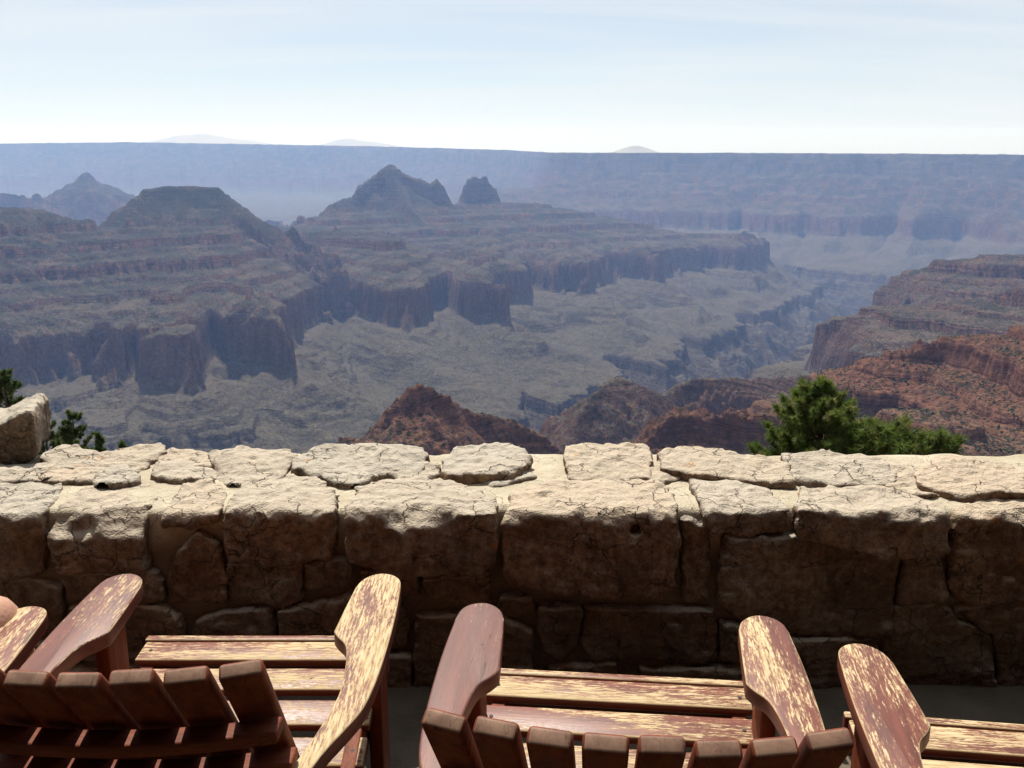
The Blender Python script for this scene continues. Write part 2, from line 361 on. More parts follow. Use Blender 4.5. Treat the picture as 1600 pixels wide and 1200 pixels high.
def terrain_field(X0, Y0_):
    shp = X0.shape
    X = X0.ravel().astype(np.float64); Y = Y0_.ravel().astype(np.float64)
    R = np.hypot(X, Y)
    # domain warp: bays and promontories
    near_k = np.clip((R - 1500) / 2500, 0.12, 1.0)
    Xw = X + fbm2(X / 1400, Y / 1400, 3, 11) * 190 * near_k
    Yw = Y + fbm2(X / 1400, Y / 1400, 3, 23) * 190 * near_k
    big = fbm2(X / 620, Y / 620, 3, 31, ridged=True)
    mid = fbm2(X / 190, Y / 190, 4, 41)
    gul = fbm2(Xw / 260, Yw / 260, 3, 51, ridged=True)
    sml = fbm2(X / 42, Y / 42, 3, 61)
    fin = fbm2(X / 13, Y / 13, 3, 67) * np.clip((3600 - R) / 900, 0, 1)
    bigk = np.clip((R - 1700) / 2300, 0.12, 1)
    best = np.full(X.shape, -1e9); own = np.zeros(X.shape, np.int16); crest = np.full(X.shape, 1e9); arc = np.zeros(X.shape)
    for ri, (nm, w, k, rough, pts) in enumerate(RIDGES):
        P3 = [at_dist(px, py, km * 1000) for px, py, km in pts]
        zs = [p.z - float(strat_offset(math.hypot(p.x, p.y))) for p in P3]
        Ps = [float(np.interp(z, S_Z, S_P)) for z in zs]
        reach = (max(Ps) + 2150) / k + w + 450
        gx = [p.x for p in P3]; gy = [p.y for p in P3]
        I = np.nonzero((X > min(gx) - reach) & (X < max(gx) + reach) & (Y > min(gy) - reach) & (Y < max(gy) + reach))[0]
        if len(I) == 0: continue
        x, y, xw, yw = X[I], Y[I], Xw[I], Yw[I]
        cand = np.full(x.shape, -1e9); dd = np.full(x.shape, 1e9); ss = np.zeros(x.shape); s0 = 1000.0 * ri
        for (a, pa), (b, pb) in zip(zip(P3, Ps), zip(P3[1:], Ps[1:])):
            ex, ey = b.x - a.x, b.y - a.y
            l2 = ex * ex + ey * ey + 1e-6
            t = np.clip(((xw - a.x) * ex + (yw - a.y) * ey) / l2, 0, 1)
            qx, qy = xw - a.x - t * ex, yw - a.y - t * ey
            d1 = np.hypot(qx, qy)
            # the crest itself is not warped: blend true and warped distance
            t2 = np.clip(((x - a.x) * ex + (y - a.y) * ey) / l2, 0, 1)
            d0 = np.hypot(x - a.x - t2 * ex, y - a.y - t2 * ey)
            d = d0 + (d1 - d0) * np.clip(d0 / 700, 0, 1)
            c = pa + (pb - pa) * t2 - k * np.maximum(0, d - w)
            up = c > cand
            L = math.hypot(ex, ey)
            cand = np.where(up, c, cand); dd = np.where(up, d0, dd)
            ss = np.where(up, s0 + t * L + 420 * np.arctan2(qy, qx), ss)
            s0 += L
        f = np.clip(dd / 350, 0.0, 1.0)
        f2 = np.clip(dd / 90, 0.06, 1.0)
        cand = cand + rough * (f * bigk[I] * (120 * (big[I] - 0.25) + 60 * (gul[I] - 0.2)) + f2 * 60 * mid[I] + (0.25 + 0.75 * f2) * (15 * sml[I] + 9 * fin[I]))
        up = cand > best[I]
        J = I[up]
        best[J] = cand[up]; own[J] = ri; crest[J] = dd[up]; arc[J] = ss[up]
    # far rim
    az = np.degrees(np.arctan2(X, Y))
    rim_r = np.interp(az, RIM_AZ, RIM_R) + 700 * fbm2(X / 3800, Y / 3800, 3, 71) + 160 * fbm2(X / 900, Y / 900, 3, 77)
    rim_y = np.interp(az, RIM_AZ, RIM_Y)
    rim_z = -(rim_y - Y0) / F_PX * np.interp(az, RIM_AZ, RIM_R) + 30 * fbm2(X / 420, Y / 420, 4, 79, gain=0.7)
    off = strat_offset(R)
    tt = np.clip((R - 10500) / np.maximum(rim_r - 10500, 1), 0, 1)
    off = np.where(R > 10500, -292 + (rim_z + 292) * tt, off)
    cand = 400 - 0.72 * (rim_r - R) + 150 * (big - 0.2) * np.clip((rim_r - R) / 600, 0, 1) + 60 * mid * np.clip((rim_r - R) / 300, 0, 1)
    up = (cand > best) & (R > 11000)
    best = np.where(up, np.minimum(cand, 400), best); own = np.where(up, 900, own)
    # platform above the inner gorge, then the drainages cut through it
    dr = np.full(X.shape, 1e9)
    for _r, _n, pts in DRAINS[:2]:
        Q = [at_dist(px, 500, km * 1000) for px, km, _p in pts]
        for a, b in zip(Q, Q[1:]):
            ex, ey = b.x - a.x, b.y - a.y
            t = np.clip(((Xw - a.x) * ex + (Yw - a.y) * ey) / (ex * ex + ey * ey), 0, 1)
            dr = np.minimum(dr, np.hypot(Xw - a.x - t * ex, Yw - a.y - t * ey))
    plat = -1880 + 0.22 * np.minimum(dr, 2500) + 60 * mid
    low = best < plat
    best = np.maximum(best, plat + (best - plat) * 0.03)
    own = np.where(low & (own != 900) & (R > 2200), 800, own)
    for rise, rgh, pts in DRAINS:
        Q = [at_dist(px, 500, km * 1000) for px, km, _p in pts]
        reach = 1700
        for i in range(len(Q) - 1):
            a, b = Q[i], Q[i + 1]
            I = np.nonzero((X > min(a.x, b.x) - reach) & (X < max(a.x, b.x) + reach) & (Y > min(a.y, b.y) - reach) & (Y < max(a.y, b.y) + reach))[0]
            if len(I) == 0: continue
            ex, ey = b.x - a.x, b.y - a.y
            t = np.clip(((Xw[I] - a.x) * ex + (Yw[I] - a.y) * ey) / (ex * ex + ey * ey), 0, 1)
            d = np.hypot(Xw[I] - a.x - t * ex, Yw[I] - a.y - t * ey)
            c = pts[i][2] + (pts[i + 1][2] - pts[i][2]) * t + rise * np.minimum(d, 560) + 2.6 * np.maximum(0, d - 560) + rgh * (150 * (big[I] - 0.3) + 130 * (gul[I] - 0.2) + 70 * mid[I]) * np.clip(d / 150, 0.1, 1)
            cut = c < best[I]
            J = I[cut]
            best[J] = c[cut]
            own[J] = np.where((R[J] > 2200) & (own[J] != 900), 800, own[J])
    lowk = np.clip((-880 - best) / 150, 0, 1) * np.clip((R - 1800) / 1500, 0, 1)
    gl = fbm2(arc / 300, crest / 2600, 4, 91, ridged=True, gain=0.6)
    best = best + lowk * (34 * mid + 16 * sml)
    best = best + lowk * (np.where(best < -1306, 60, 130) * (gl - 0.1) + 16 * (fbm2(X / 95, Y / 95, 3, 97, ridged=True) - 0.2))
    upk = np.clip((best + 880) / 100, 0, 1) * np.clip((R - 1800) / 1500, 0.15, 1) * np.clip(crest / 250, 0, 1)
    best = best + upk * 55 * (gl - 0.1)
    best = best + np.clip((best + 1000) / 60, 0, 1) * np.clip(crest / 120, 0, 1) * (14 + 16 * np.clip((R - 2500) / 1500, 0, 1)) * (fbm2(arc / 85, crest / 1400, 3, 113, ridged=True) - 0.2)
    strat = np.interp(best, S_P, S_Z)
    soft = np.interp(best, [-2500, -1915, -1900, -885], [-1640, -1275, -1215, -948])      # same slope without the minor ledges
    cliffy = np.interp(best, S_P, S_Z)
    chute = np.interp(best, [-1160, -700, -640, 60, 80], [-1062, -742, -700, -380, -350])
    ch = np.clip(3.0 * fbm2(arc / 430, crest / 2600, 3, 107) - 0.05 + 0.6 * mid, 0, 1) * np.clip((R - 2600) / 1200, 0.0, 1) * np.where(np.isin(own, CLIFF_IDS), 0.25, 1.0)
    strat = np.where((best > -1160) & (best < 60), cliffy + (np.maximum(np.minimum(chute, cliffy + 45), cliffy - 110) - cliffy) * 0.9 * ch, strat)
    led = np.clip(0.28 + 2.0 * fbm2(X / 520, Y / 520, 2, 101), 0, 1)
    strat = np.where(best < -885, soft + (strat - soft) * led, strat)
    strat = strat + 2.2 * fin + 9 * sml * np.clip(crest / 60, 0.1, 1) * np.clip(R / 4000, 0.3, 1)
    Z = strat + off
    for nm, st_, w1, ge, w0, pts in PEAKS:
        P3 = [at_dist(px, py, km * 1000) for px, py, km in pts]
        cand = np.full(X.shape, -1e9)
        cx_ = sum(p.x for p in P3) / len(P3); cy_ = sum(p.y for p in P3) / len(P3)
        K = np.nonzero(np.hypot(X - cx_, Y - cy_) < (1900 if R_of(P3) > 5000 else 620))[0]
        if len(K) == 0: continue
        xk, yk = X[K], Y[K]
        for a, b in zip(P3, P3[1:]):
            ex, ey = b.x - a.x, b.y - a.y
            t = np.clip(((xk - a.x) * ex + (yk - a.y) * ey) / (ex * ex + ey * ey + 1e-6), 0, 1)
            d = np.hypot(xk - a.x - t * ex, yk - a.y - t * ey)
            d = np.maximum(0, d - w0) * np.maximum(0.55, 1 + 0.6 * mid[K] + 0.3 * big[K] + 0.55 * sml[K] * np.clip((3500 - R[K]) / 1000, 0.2, 1))
            cand[K] = np.maximum(cand[K], a.z + (b.z - a.z) * t - st_ * np.minimum(d, w1) - ge * np.maximum(0, d - w1) + sml[K] * 7 * np.clip(d / 40, 0.25, 1))
        q = (cand - off) / (30.0 if R_of(P3) > 5000 else 15.0)          # broken ledges
        fr = q - np.floor(q); st2 = np.floor(q) + np.clip((fr - 0.5) / 0.3 + 0.5, 0, 1)
        q = q + (st2 - q) * np.where(R > 5000, np.clip(0.3 + 1.1 * sml, 0, 0.85), np.clip(0.25 + 1.3 * sml + 0.8 * mid, 0, 0.8))
        cand = np.minimum(q * (30.0 if R_of(P3) > 5000 else 15.0) + off, cand + 5)
        up = cand > Z
        Z = np.where(up, cand, Z); own = np.where(up, 700 + reg_names.index(nm), own)
    strat = Z - off
    # plateau behind the far rim falls gently away
    back = R > rim_r
    Z = np.where(back, rim_z - 0.0115 * (R - rim_r), Z)
    # steep slope right below the viewpoint
    zn = -0.9 - 0.50 * np.maximum(R - 4.0, 0) - 0.0001 * R * R + 1.5 * mid * np.clip(R / 60, 0, 1)
    t = np.clip((R - 180) / 420, 0, 1); t = t * t * (3 - 2 * t)
    Z = np.where(R < 600, zn + (Z - zn) * t, Z)
    return Z.reshape(shp), strat.reshape(shp), own.reshape(shp)

A, Rg = np.meshgrid(AZ, RR, indexing='xy')
TX, TY = np.sin(A) * Rg, np.cos(A) * Rg
TZ, TS, TO = terrain_field(TX, TY)
nr, na = TX.shape

REGION = {ri: nm for ri, (nm, *_r) in enumerate(RIDGES)}
REGION.update({800: 'floor', 900: 'far_rim'})
REGION.update({700 + i: nm for i, nm in enumerate(reg_names)})
lut = np.zeros(1000, np.int8)
for k_, v_ in REGION.items():
    lut[k_] = reg_names.index(v_)
TREG = lut[TO]

def terrain_material():
    n = NT('canyon_rock')
    geo = n.n.new('ShaderNodeNewGeometry')
    pos = geo.outputs['Position']
    st = n.node('ShaderNodeAttribute', 'Fac', attribute_name='strat')
    big = n.noise(pos, 0.004, 4, 0.6)
    wob = n.math('MULTIPLY_ADD', n.noise(pos, 0.012, 3, 0.6), 26.0, -13.0)
    zz = n.math('ADD', st, wob)
    f = n.math('MULTIPLY_ADD', zz, 1 / 1600.0, 1.0)          # -1600..0 -> 0..1
    def p(z): return max(0.0, min(1.0, z / 1600.0 + 1.0))
    rock = n.ramp(f, [
        (p(-1560), (0.10, 0.085, 0.08)), (p(-1215), (0.13, 0.10, 0.085)), (p(-1195), (0.17, 0.12, 0.09)), (p(-1150), (0.22, 0.17, 0.12)),
        (p(-1130), (0.19, 0.175, 0.12)), (p(-1060), (0.185, 0.18, 0.12)), (p(-980), (0.23, 0.195, 0.135)), (p(-925), (0.27, 0.20, 0.135)),
        (p(-905), (0.25, 0.115, 0.075)), (p(-760), (0.29, 0.125, 0.08)), (p(-735), (0.27, 0.13, 0.085)),
        (p(-640), (0.28, 0.125, 0.078)), (p(-560), (0.27, 0.098, 0.057)), (p(-480), (0.31, 0.115, 0.065)), (p(-395), (0.29, 0.098, 0.055)),
        (p(-350), (0.29, 0.12, 0.07)), (p(-270), (0.22, 0.155, 0.105)), (p(-240), (0.23, 0.19, 0.14)), (p(-130), (0.20, 0.17, 0.12)), (p(0), (0.19, 0.17, 0.12))])
    # thin beds
    cmb = n.node('ShaderNodeCombineXYZ', ins={'X': n.math('MULTIPLY', n.node('ShaderNodeSeparateXYZ', 0, ins={0: pos}), 0.0012), 'Z': n.math('MULTIPLY', zz, 0.085)})
    bed = n.noise(cmb, 1.0, 5, 0.65)
    # the tall red cliff is massive: stained in vertical streaks rather than bedded
    vert = n.noise(n.mapv(pos, (1, 1, 0.10)), 0.028, 5, 0.65)
    massive = n.math('MULTIPLY', n.range(st, -950, -925), n.range(st, -735, -755))
    bed = n.node('ShaderNodeMix', 0, ins={0: n.math('MULTIPLY', massive, 0.8), 2: bed, 3: vert})
    rock = n.mix(n.range(bed, 0.3, 0.7, 0.0, 1.0), n.mix(0.62, rock, (0.05, 0.03, 0.03)), n.mix(0.22, rock, (0.55, 0.45, 0.36)))
    # ledges / talus carry soil and scrub
    nz = n.node('ShaderNodeSeparateXYZ', 2, ins={0: geo.outputs['True Normal']})
    flat = n.range(nz, 0.62, 0.86)
    redz = n.range(st, -740, -600)
    soil = n.mix(n.range(big, 0.35, 0.65), n.mix(0.5, rock, n.mix(redz, (0.21, 0.185, 0.125), (0.25, 0.125, 0.075))), n.mix(0.35, rock, n.mix(redz, (0.30, 0.235, 0.16), (0.31, 0.135, 0.07))))
    tonto = n.range(st, -930, -1010)
    soil = n.mix(n.math('MULTIPLY', tonto, 0.75), soil, n.mix(big, (0.14, 0.132, 0.09), (0.215, 0.188, 0.135)))
    soil = n.mix(n.math('MULTIPLY', n.range(n.noise(pos, 0.0022, 5, 0.65, 0.6), 0.45, 0.65), 0.6), soil, n.mix(0.5, soil, (0.33, 0.27, 0.19)))
    cover = n.node('ShaderNodeAttribute', 'Fac', attribute_type='OBJECT', attribute_name='scrub_cover')
    soil = n.mix(n.range(cover, 0.8, 1.5, 0.0, 0.72), soil, n.mix(big, (0.125, 0.118, 0.092), (0.20, 0.175, 0.135)))
    rock = n.mix(n.range(cover, 0.8, 1.5, 0.0, 0.30), rock, (0.12, 0.095, 0.085))
    col = n.mix(flat, rock, soil)
    # scrub and trees: separate dark dots, thicker on the upper benches
    dist = n.node('ShaderNodeCameraData', 'View Distance') if False else None
    v1 = n.voro(pos, 0.085); v2 = n.voro(pos, 0.21)
    dens = n.noise(pos, 0.0065, 4, 0.65)
    up = n.range(st, -1000, -500, 0.10, 0.36)
    thr = n.math('MULTIPLY', n.math('MULTIPLY', n.range(dens, 0.3, 0.7, 0.4, 1.5), up), n.math('ADD', n.node('ShaderNodeAttribute', 'Fac', attribute_type='OBJECT', attribute_name='scrub_cover'), 0.0))
    dot1 = n.math('LESS_THAN', v1, n.math('ADD', thr, 0.08))
    dot2 = n.math('LESS_THAN', v2, n.math('MULTIPLY', thr, 1.1))
    dots = n.math('MULTIPLY', n.math('MAXIMUM', dot1, dot2), n.range(nz, 0.35, 0.6))
    green = n.mix(n.noise(pos, 0.05, 1), (0.034, 0.040, 0.026), (0.070, 0.075, 0.050))
    col = n.mix(n.math('MULTIPLY', dots, 0.85), col, green)
    spk = n.noise(pos, 0.07, 7, 0.78)
    col = n.mix(1.0, col, n.mix(n.range(spk, 0.34, 0.66), (0.52, 0.52, 0.54), (1.42, 1.40, 1.36)), 'MULTIPLY')
    h = n.math('ADD', n.noise(pos, 0.03, 6, 0.7), n.math('MULTIPLY', bed, 0.8))
    n.set(color=n.mix(1.0, col, (0.46, 0.45, 0.445), 'MULTIPLY'), rough=0.95, spec=0.05, normal=n.bump(h, 1.0, 16.0))
    return n.m

M_TERRAIN = terrain_material()
idx = np.arange(nr * na).reshape(nr, na)
quads = np.stack([idx[:-1, :-1], idx[:-1, 1:], idx[1:, 1:], idx[1:, :-1]], -1).reshape(-1, 4)
qreg = TREG[:-1, :-1].reshape(-1)
co = np.stack([TX, TY, TZ], -1).reshape(-1, 3)
TSf = TS.reshape(-1).astype(np.float32)
TERRAIN = {}
for gi, rn in enumerate(reg_names):
    q = quads[qreg == gi]
    if len(q) == 0:
        continue
    used, inv = np.unique(q, return_inverse=True)
    nm, lb, ct = REG_INFO[rn]
    me = np_mesh(nm, co[used], inv.reshape(-1, 4)[:, ::-1])
    at = me.attributes.new('strat', 'FLOAT', 'POINT'); at.data.foreach_set('value', TSf[used])
    TERRAIN[rn] = o_ = link(nm, me, M_TERRAIN, label=lb, cat=ct, kind='structure')
    o_['scrub_cover'] = {'left': 1.5, 'centre': 1.45, 'far_rim': 1.3, 'haze_butte': 1.3, 'cliffs': 1.25, 'floor': 1.4, 'fin': 1.3}.get(rn, 0.75)

# ------------------------------------------------------------------ mountains far behind the rim
def mountain(pxs, r, base, label, seed):
    """pxs: list of (photo x, photo y) along the skyline; a real ridge with width"""
    n, m = 90, 25
    xs = np.linspace(pxs[0][0], pxs[-1][0], n)
    ys = np.interp(xs, [p[0] for p in pxs], [p[1] for p in pxs])
    V = []
    width = 0.35 * r * (pxs[-1][0] - pxs[0][0]) / F_PX
    for j in range(m):
        s = j / (m - 1) * 2 - 1
        for i in range(n):
            p = at_dist(xs[i], ys[i], r)
            h = (p.z - base) * (1 - abs(s)) ** 1.3
            rr = r + s * width
            V.append((p.x * rr / r, p.y * rr / r, base + h))
    V = np.array(V)
    V[:, 2] += fbm2(V[:, 0] / 1500, V[:, 1] / 1500, 4, seed) * 45 * np.clip((V[:, 2] - base) / 300, 0, 1)
    id_ = np.arange(n * m).reshape(m, n)
    q = np.stack([id_[:-1, :-1], id_[:-1, 1:], id_[1:, 1:], id_[1:, :-1]], -1).reshape(-1, 4)
    mm = NT('mountain_rock'); mm.set(color=mm.mix(mm.noise(mm.node('ShaderNodeNewGeometry'), 0.001, 4), (0.26, 0.26, 0.2), (0.38, 0.34, 0.28)), rough=0.95, spec=0.1)
    return link('mountain', np_mesh('mountain', V, q, True), mm.m, label=label, cat='mountain', group='mountains on the horizon', kind='structure')
mountain([(180, 228), (235, 221), (262, 215), (280, 211), (300, 210), (312, 208), (330, 210), (352, 214), (375, 218), (400, 220), (445, 229)], 45000, -420, 'broad faint blue mountain on the horizon, largest of the far peaks', 5)
mountain([(480, 231), (515, 222), (530, 218), (548, 216), (560, 219), (580, 221), (640, 231)], 44000, -460, 'faint blue twin-shouldered peak on the horizon above the central temple ridge', 6)
mountain([(950, 240), (965, 234), (985, 228), (995, 227), (1010, 231), (1035, 240)], 24500, -330, 'small blue-grey isolated dome rising above the flat far rim', 8)

# ------------------------------------------------------------------ haze: the air in the canyon
def haze_box():
    x0, x1, y0, y1, z0, z1 = -32000, 32000, -600, 54000, -2300, 680
    v = [(x, y, z) for z in (z0, z1) for y in (y0, y1) for x in (x0, x1)]
    f = [(0, 2, 3, 1), (4, 5, 7, 6), (0, 1, 5, 4), (2, 6, 7, 3), (0, 4, 6, 2), (1, 3, 7, 5)]
    m = bpy.data.materials.new('haze_air'); m.use_nodes = True
    t = m.node_tree; t.nodes.clear()
    o = t.nodes.new('ShaderNodeOutputMaterial'); pv = t.nodes.new('ShaderNodeVolumePrincipled')
    pv.inputs['Color'].default_value = (0.31, 0.50, 1.0, 1)
    pv.inputs['Absorption Color'].default_value = (1, 1, 1, 1)
    pv.inputs['Density'].default_value = HAZE_DENSITY
    pv.inputs['Anisotropy'].default_value = 0.35
    t.links.new(pv.outputs[0], o.inputs['Volume'])
    me = bpy.data.meshes.new('haze'); me.from_pydata(v, [], f); me.update()
    link('haze', me, m, label='pale blue haze filling the canyon air', cat='haze', kind='stuff')
HAZE_DENSITY = 3.35e-5
haze_box()

# ------------------------------------------------------------------ scrub on the nearer slopes
def scrub():
    rs = np.random.RandomState(4)
    n = 60000
    r = 1200 * (3000 / 1200) ** rs.rand(n); az = np.radians(rs.uniform(-14, 31, n))
    x, y = np.sin(az) * r, np.cos(az) * r
    e = 4.0
    z, st, _o = terrain_field(x, y); zx, _s, _o = terrain_field(x + e, y); zy, _s, _o = terrain_field(x, y + e)
    slope = np.hypot(zx - z, zy - z) / e
    dens = fbm2(x / 150, y / 150, 3, 5)
    keep = (slope < 0.85) & (rs.rand(n) < 0.52 + 1.4 * dens) & (st > -1000)
    x, y, z = x[keep], y[keep], z[keep]; n = len(x)
    base = np.array([(0, 0, 1.0), (0.75, 0, 0.5), (0.2, 0.72, 0.55), (-0.65, 0.4, 0.45), (-0.6, -0.45, 0.55), (0.25, -0.7, 0.45), (0, 0, -0.25)])
    tri = np.array([(0, 1, 2), (0, 2, 3), (0, 3, 4), (0, 4, 5), (0, 5, 1), (6, 2, 1), (6, 3, 2), (6, 4, 3), (6, 5, 4), (6, 1, 5)])
    s = np.clip(rs.lognormal(0.25, 0.5, n), 0.5, 4.0); a = rs.uniform(0, 6.28, n); hh = s * rs.uniform(0.8, 1.5, n)
    jit = 1 + rs.uniform(-0.3, 0.3, (n, 7, 3))
    b = base[None] * jit
    V = np.empty((n, 7, 3))
    V[..., 0] = (b[..., 0] * np.cos(a)[:, None] - b[..., 1] * np.sin(a)[:, None]) * s[:, None] + x[:, None]
    V[..., 1] = (b[..., 0] * np.sin(a)[:, None] + b[..., 1] * np.cos(a)[:, None]) * s[:, None] + y[:, None]
    V[..., 2] = b[..., 2] * hh[:, None] + z[:, None]
    F = (tri[None] + 7 * np.arange(n)[:, None, None]).reshape(-1, 3)
    m = NT('scrub_leaves'); g = m.n.new('ShaderNodeNewGeometry')
    m.set(color=m.mix(g.outputs['Random Per Island'], (0.022, 0.035, 0.016), (0.075, 0.085, 0.038)), rough=0.9, spec=0.1)
    link('scrub', np_mesh('scrub', V.reshape(-1, 3), F), m.m, label='dark green scrub dotted over the nearer red slopes', cat='scrub', kind='stuff')
scrub()

# ------------------------------------------------------------------ stone wall
YF, YB, ZT = 2.69, 3.25, 0.575        # front plane, back plane, top of the mortar

def poly_sdf(px, py, poly):
    """signed distance (negative inside) of points to a closed polygon"""
    P = np.asarray(poly, np.float32); n = len(P)
    d = np.full(px.shape, 1e9, np.float32); inside = np.zeros(px.shape, bool)
    for i in range(n):
        a, b = P[i], P[(i + 1) % n]
        ex, ey = b - a
        wx, wy = px - a[0], py - a[1]
        t = np.clip((wx * ex + wy * ey) / (ex * ex + ey * ey + 1e-12), 0, 1)
        d = np.minimum(d, (wx - ex * t) ** 2 + (wy - ey * t) ** 2)
        c = (a[1] > py) != (b[1] > py)
        with np.errstate(divide='ignore', invalid='ignore'):
            xi = (b[0] - a[0]) * (py - a[1]) / (b[1] - a[1] + 1e-12) + a[0]
        inside ^= c & (px < xi)
    return np.where(inside, -np.sqrt(d), np.sqrt(d))

def smax(a, b, k):
    h = np.clip(0.5 + 0.5 * (a - b) / k, 0, 1)
    return b + (a - b) * h + k * h * (1 - h)

def surface_nets(vol, org, h):
    nx, ny, nz = vol.shape
    s = vol < 0
    acc = np.zeros((nx - 1, ny - 1, nz - 1, 3), np.float32); cnt = np.zeros((nx - 1, ny - 1, nz - 1), np.float32)
    corners = [(i, j, k) for i in (0, 1) for j in (0, 1) for k in (0, 1)]
    def sl(c, a):
        return a[c[0]:nx - 1 + c[0], c[1]:ny - 1 + c[1], c[2]:nz - 1 + c[2]]
    for c0 in corners:
        for ax in range(3):
            if c0[ax]: continue
            c1 = list(c0); c1[ax] = 1
            v0, v1 = sl(c0, vol), sl(c1, vol)
            x = sl(c0, s) != sl(c1, s)
            t = np.where(x, v0 / np.where(v0 == v1, 1, v0 - v1), 0)
            for q in range(3):
                acc[..., q] += np.where(x, c0[q] + (t if q == ax else 0), 0)
            cnt += x
    act = cnt > 0
    vid = np.full(act.shape, -1, np.int32); vid[act] = np.arange(act.sum())
    ijk = np.argwhere(act)
    V = (ijk + acc[act] / cnt[act][:, None]) * h + np.asarray(org)
    F = []
    for ax in range(3):
        u, w = (ax + 1) % 3, (ax + 2) % 3
        a0 = [slice(1, n - 1) for n in vol.shape]; a0[ax] = slice(0, vol.shape[ax] - 1)
        a1 = list(a0); a1[ax] = slice(1, vol.shape[ax])
        s0, s1 = s[tuple(a0)], s[tuple(a1)]
        e = np.argwhere(s0 != s1)
        if len(e) == 0: continue
        flip = s0[tuple(e.T)]
        base = e + np.array([0 if q == ax else 1 for q in range(3)])
        def cell(du, dw):
            b = base.copy(); b[:, u] += du; b[:, w] += dw
            return vid[b[:, 0], b[:, 1], b[:, 2]]
        q = np.stack([cell(-1, -1), cell(0, -1), cell(0, 0), cell(-1, 0)], 1)
        q[~flip] = q[~flip][:, ::-1]
        F.append(q)
    F = np.concatenate(F); F = F[(F >= 0).all(1)]
    return V, F

def sdf_mesh(name, fn, lo, hi, h):
    lo = np.array(lo) - 2 * h; n = np.ceil((np.array(hi) + 2 * h - lo) / h).astype(int) + 1
    X, Y, Z = np.meshgrid(*[lo[i] + h * np.arange(n[i]) for i in range(3)], indexing='ij')
    vol = fn(X, Y, Z).astype(np.float32)
    V, F = surface_nets(vol, lo, h)
    return np_mesh(name, V, F, True)

def stone_material():
    n = NT('sandstone')
    geo = n.n.new('ShaderNodeNewGeometry'); pos = geo.outputs['Position']
    rnd = n.node('ShaderNodeObjectInfo', 'Random')
    off = n.node('ShaderNodeVectorMath', operation='ADD', ins={0: pos, 1: n.node('ShaderNodeCombineXYZ', ins={'X': n.math('MULTIPLY', rnd, 37.0), 'Y': n.math('MULTIPLY', rnd, 11.0)})})
    a = n.noise(off, 5.5, 5, 0.6); b = n.noise(off, 22, 5, 0.65); c = n.noise(off, 150, 3, 0.6)
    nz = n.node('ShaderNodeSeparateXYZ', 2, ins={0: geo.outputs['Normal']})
    lit_top = n.range(n.math('ADD', nz, n.math('MULTIPLY', n.math('SUBTRACT', b, 0.5), 0.5)), 0.25, 0.75)  # sunlit tops painted paler than the shaded upright faces
    col = n.mix(n.range(a, 0.3, 0.7), (0.14, 0.105, 0.078), (0.26, 0.205, 0.155))
    warm = n.mix(n.range(a, 0.35, 0.65), (0.17, 0.095, 0.056), (0.29, 0.18, 0.115))
    col = n.mix(n.range(rnd, 0.25, 0.95, 0.0, 0.75, False), col, warm)
    col = n.mix(n.math('MULTIPLY', n.range(b, 0.45, 0.75), 0.55), col, (0.17, 0.12, 0.085))
    col = n.mix(n.math('MULTIPLY', n.range(c, 0.55, 0.8), 0.35), col, (0.55, 0.49, 0.40))
    streak = n.math('MULTIPLY', n.range(n.noise(n.mapv(off, (1, 1, 0.22)), 13, 5, 0.65), 0.5, 0.72), 0.75)
    col = n.mix(streak, col, (0.055, 0.038, 0.028))
    col = n.mix(n.math('MULTIPLY', n.range(n.noise(off, 3.2, 5, 0.6), 0.5, 0.68), 0.4), col, (0.28, 0.155, 0.085))
    mot = n.noise(off, 40, 7, 0.78)
    col = n.mix(1.0, col, n.mix(n.range(mot, 0.33, 0.67), (0.55, 0.53, 0.52), (1.45, 1.42, 1.38)), 'MULTIPLY')
    # dirt and damp staining on the lower courses
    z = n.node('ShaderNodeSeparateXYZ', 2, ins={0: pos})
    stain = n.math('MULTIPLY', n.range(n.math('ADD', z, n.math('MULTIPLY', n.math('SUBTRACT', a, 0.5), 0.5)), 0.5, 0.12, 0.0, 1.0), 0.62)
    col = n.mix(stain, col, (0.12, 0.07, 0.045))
    col = n.mix(n.math('MULTIPLY', lit_top, 0.72), col, n.mix(n.range(rnd, 0.2, 0.9, 0, 1, False), (0.50, 0.455, 0.38), (0.56, 0.47, 0.36)))
    lich = n.math('MULTIPLY', n.range(n.noise(off, 9, 2, 0.5), 0.70, 0.76), n.range(n.noise(off, 70, 3), 0.45, 0.6))
    col = n.mix(n.math('MULTIPLY', lich, 0.7), col, (0.42, 0.17, 0.04))
    fr = n.range(n.node('ShaderNodeTexVoronoi', 'Distance', feature='DISTANCE_TO_EDGE', ins={'Vector': n.node('ShaderNodeVectorMath', operation='ADD', ins={0: off, 1: n.mapv(n.noise(off, 11, 4, out='Color'), (0.14, 0.14, 0.14))}), 'Scale': 8.0}), 0.0, 0.018)
    fr = n.math('MAXIMUM', fr, n.range(n.noise(off, 5, 2), 0.53, 0.47))
    col = n.mix(n.math('MULTIPLY_ADD', fr, 0.7, 0.3), (0.05, 0.036, 0.026), col)
    chips = n.voro(n.mapv(off, (1, 1, 1.6)), 26)
    pits = n.range(n.voro(off, 75), 0.0, 0.28)
    h = n.math('ADD', n.math('ADD', n.math('MULTIPLY', b, 1.0), n.math('MULTIPLY', c, 0.35)), n.math('ADD', n.math('MULTIPLY', pits, 0.25), n.math('ADD', n.math('MULTIPLY', fr, 0.5), n.math('MULTIPLY', chips, 0.7))))
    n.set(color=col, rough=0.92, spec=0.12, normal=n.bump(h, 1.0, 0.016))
    return n.m

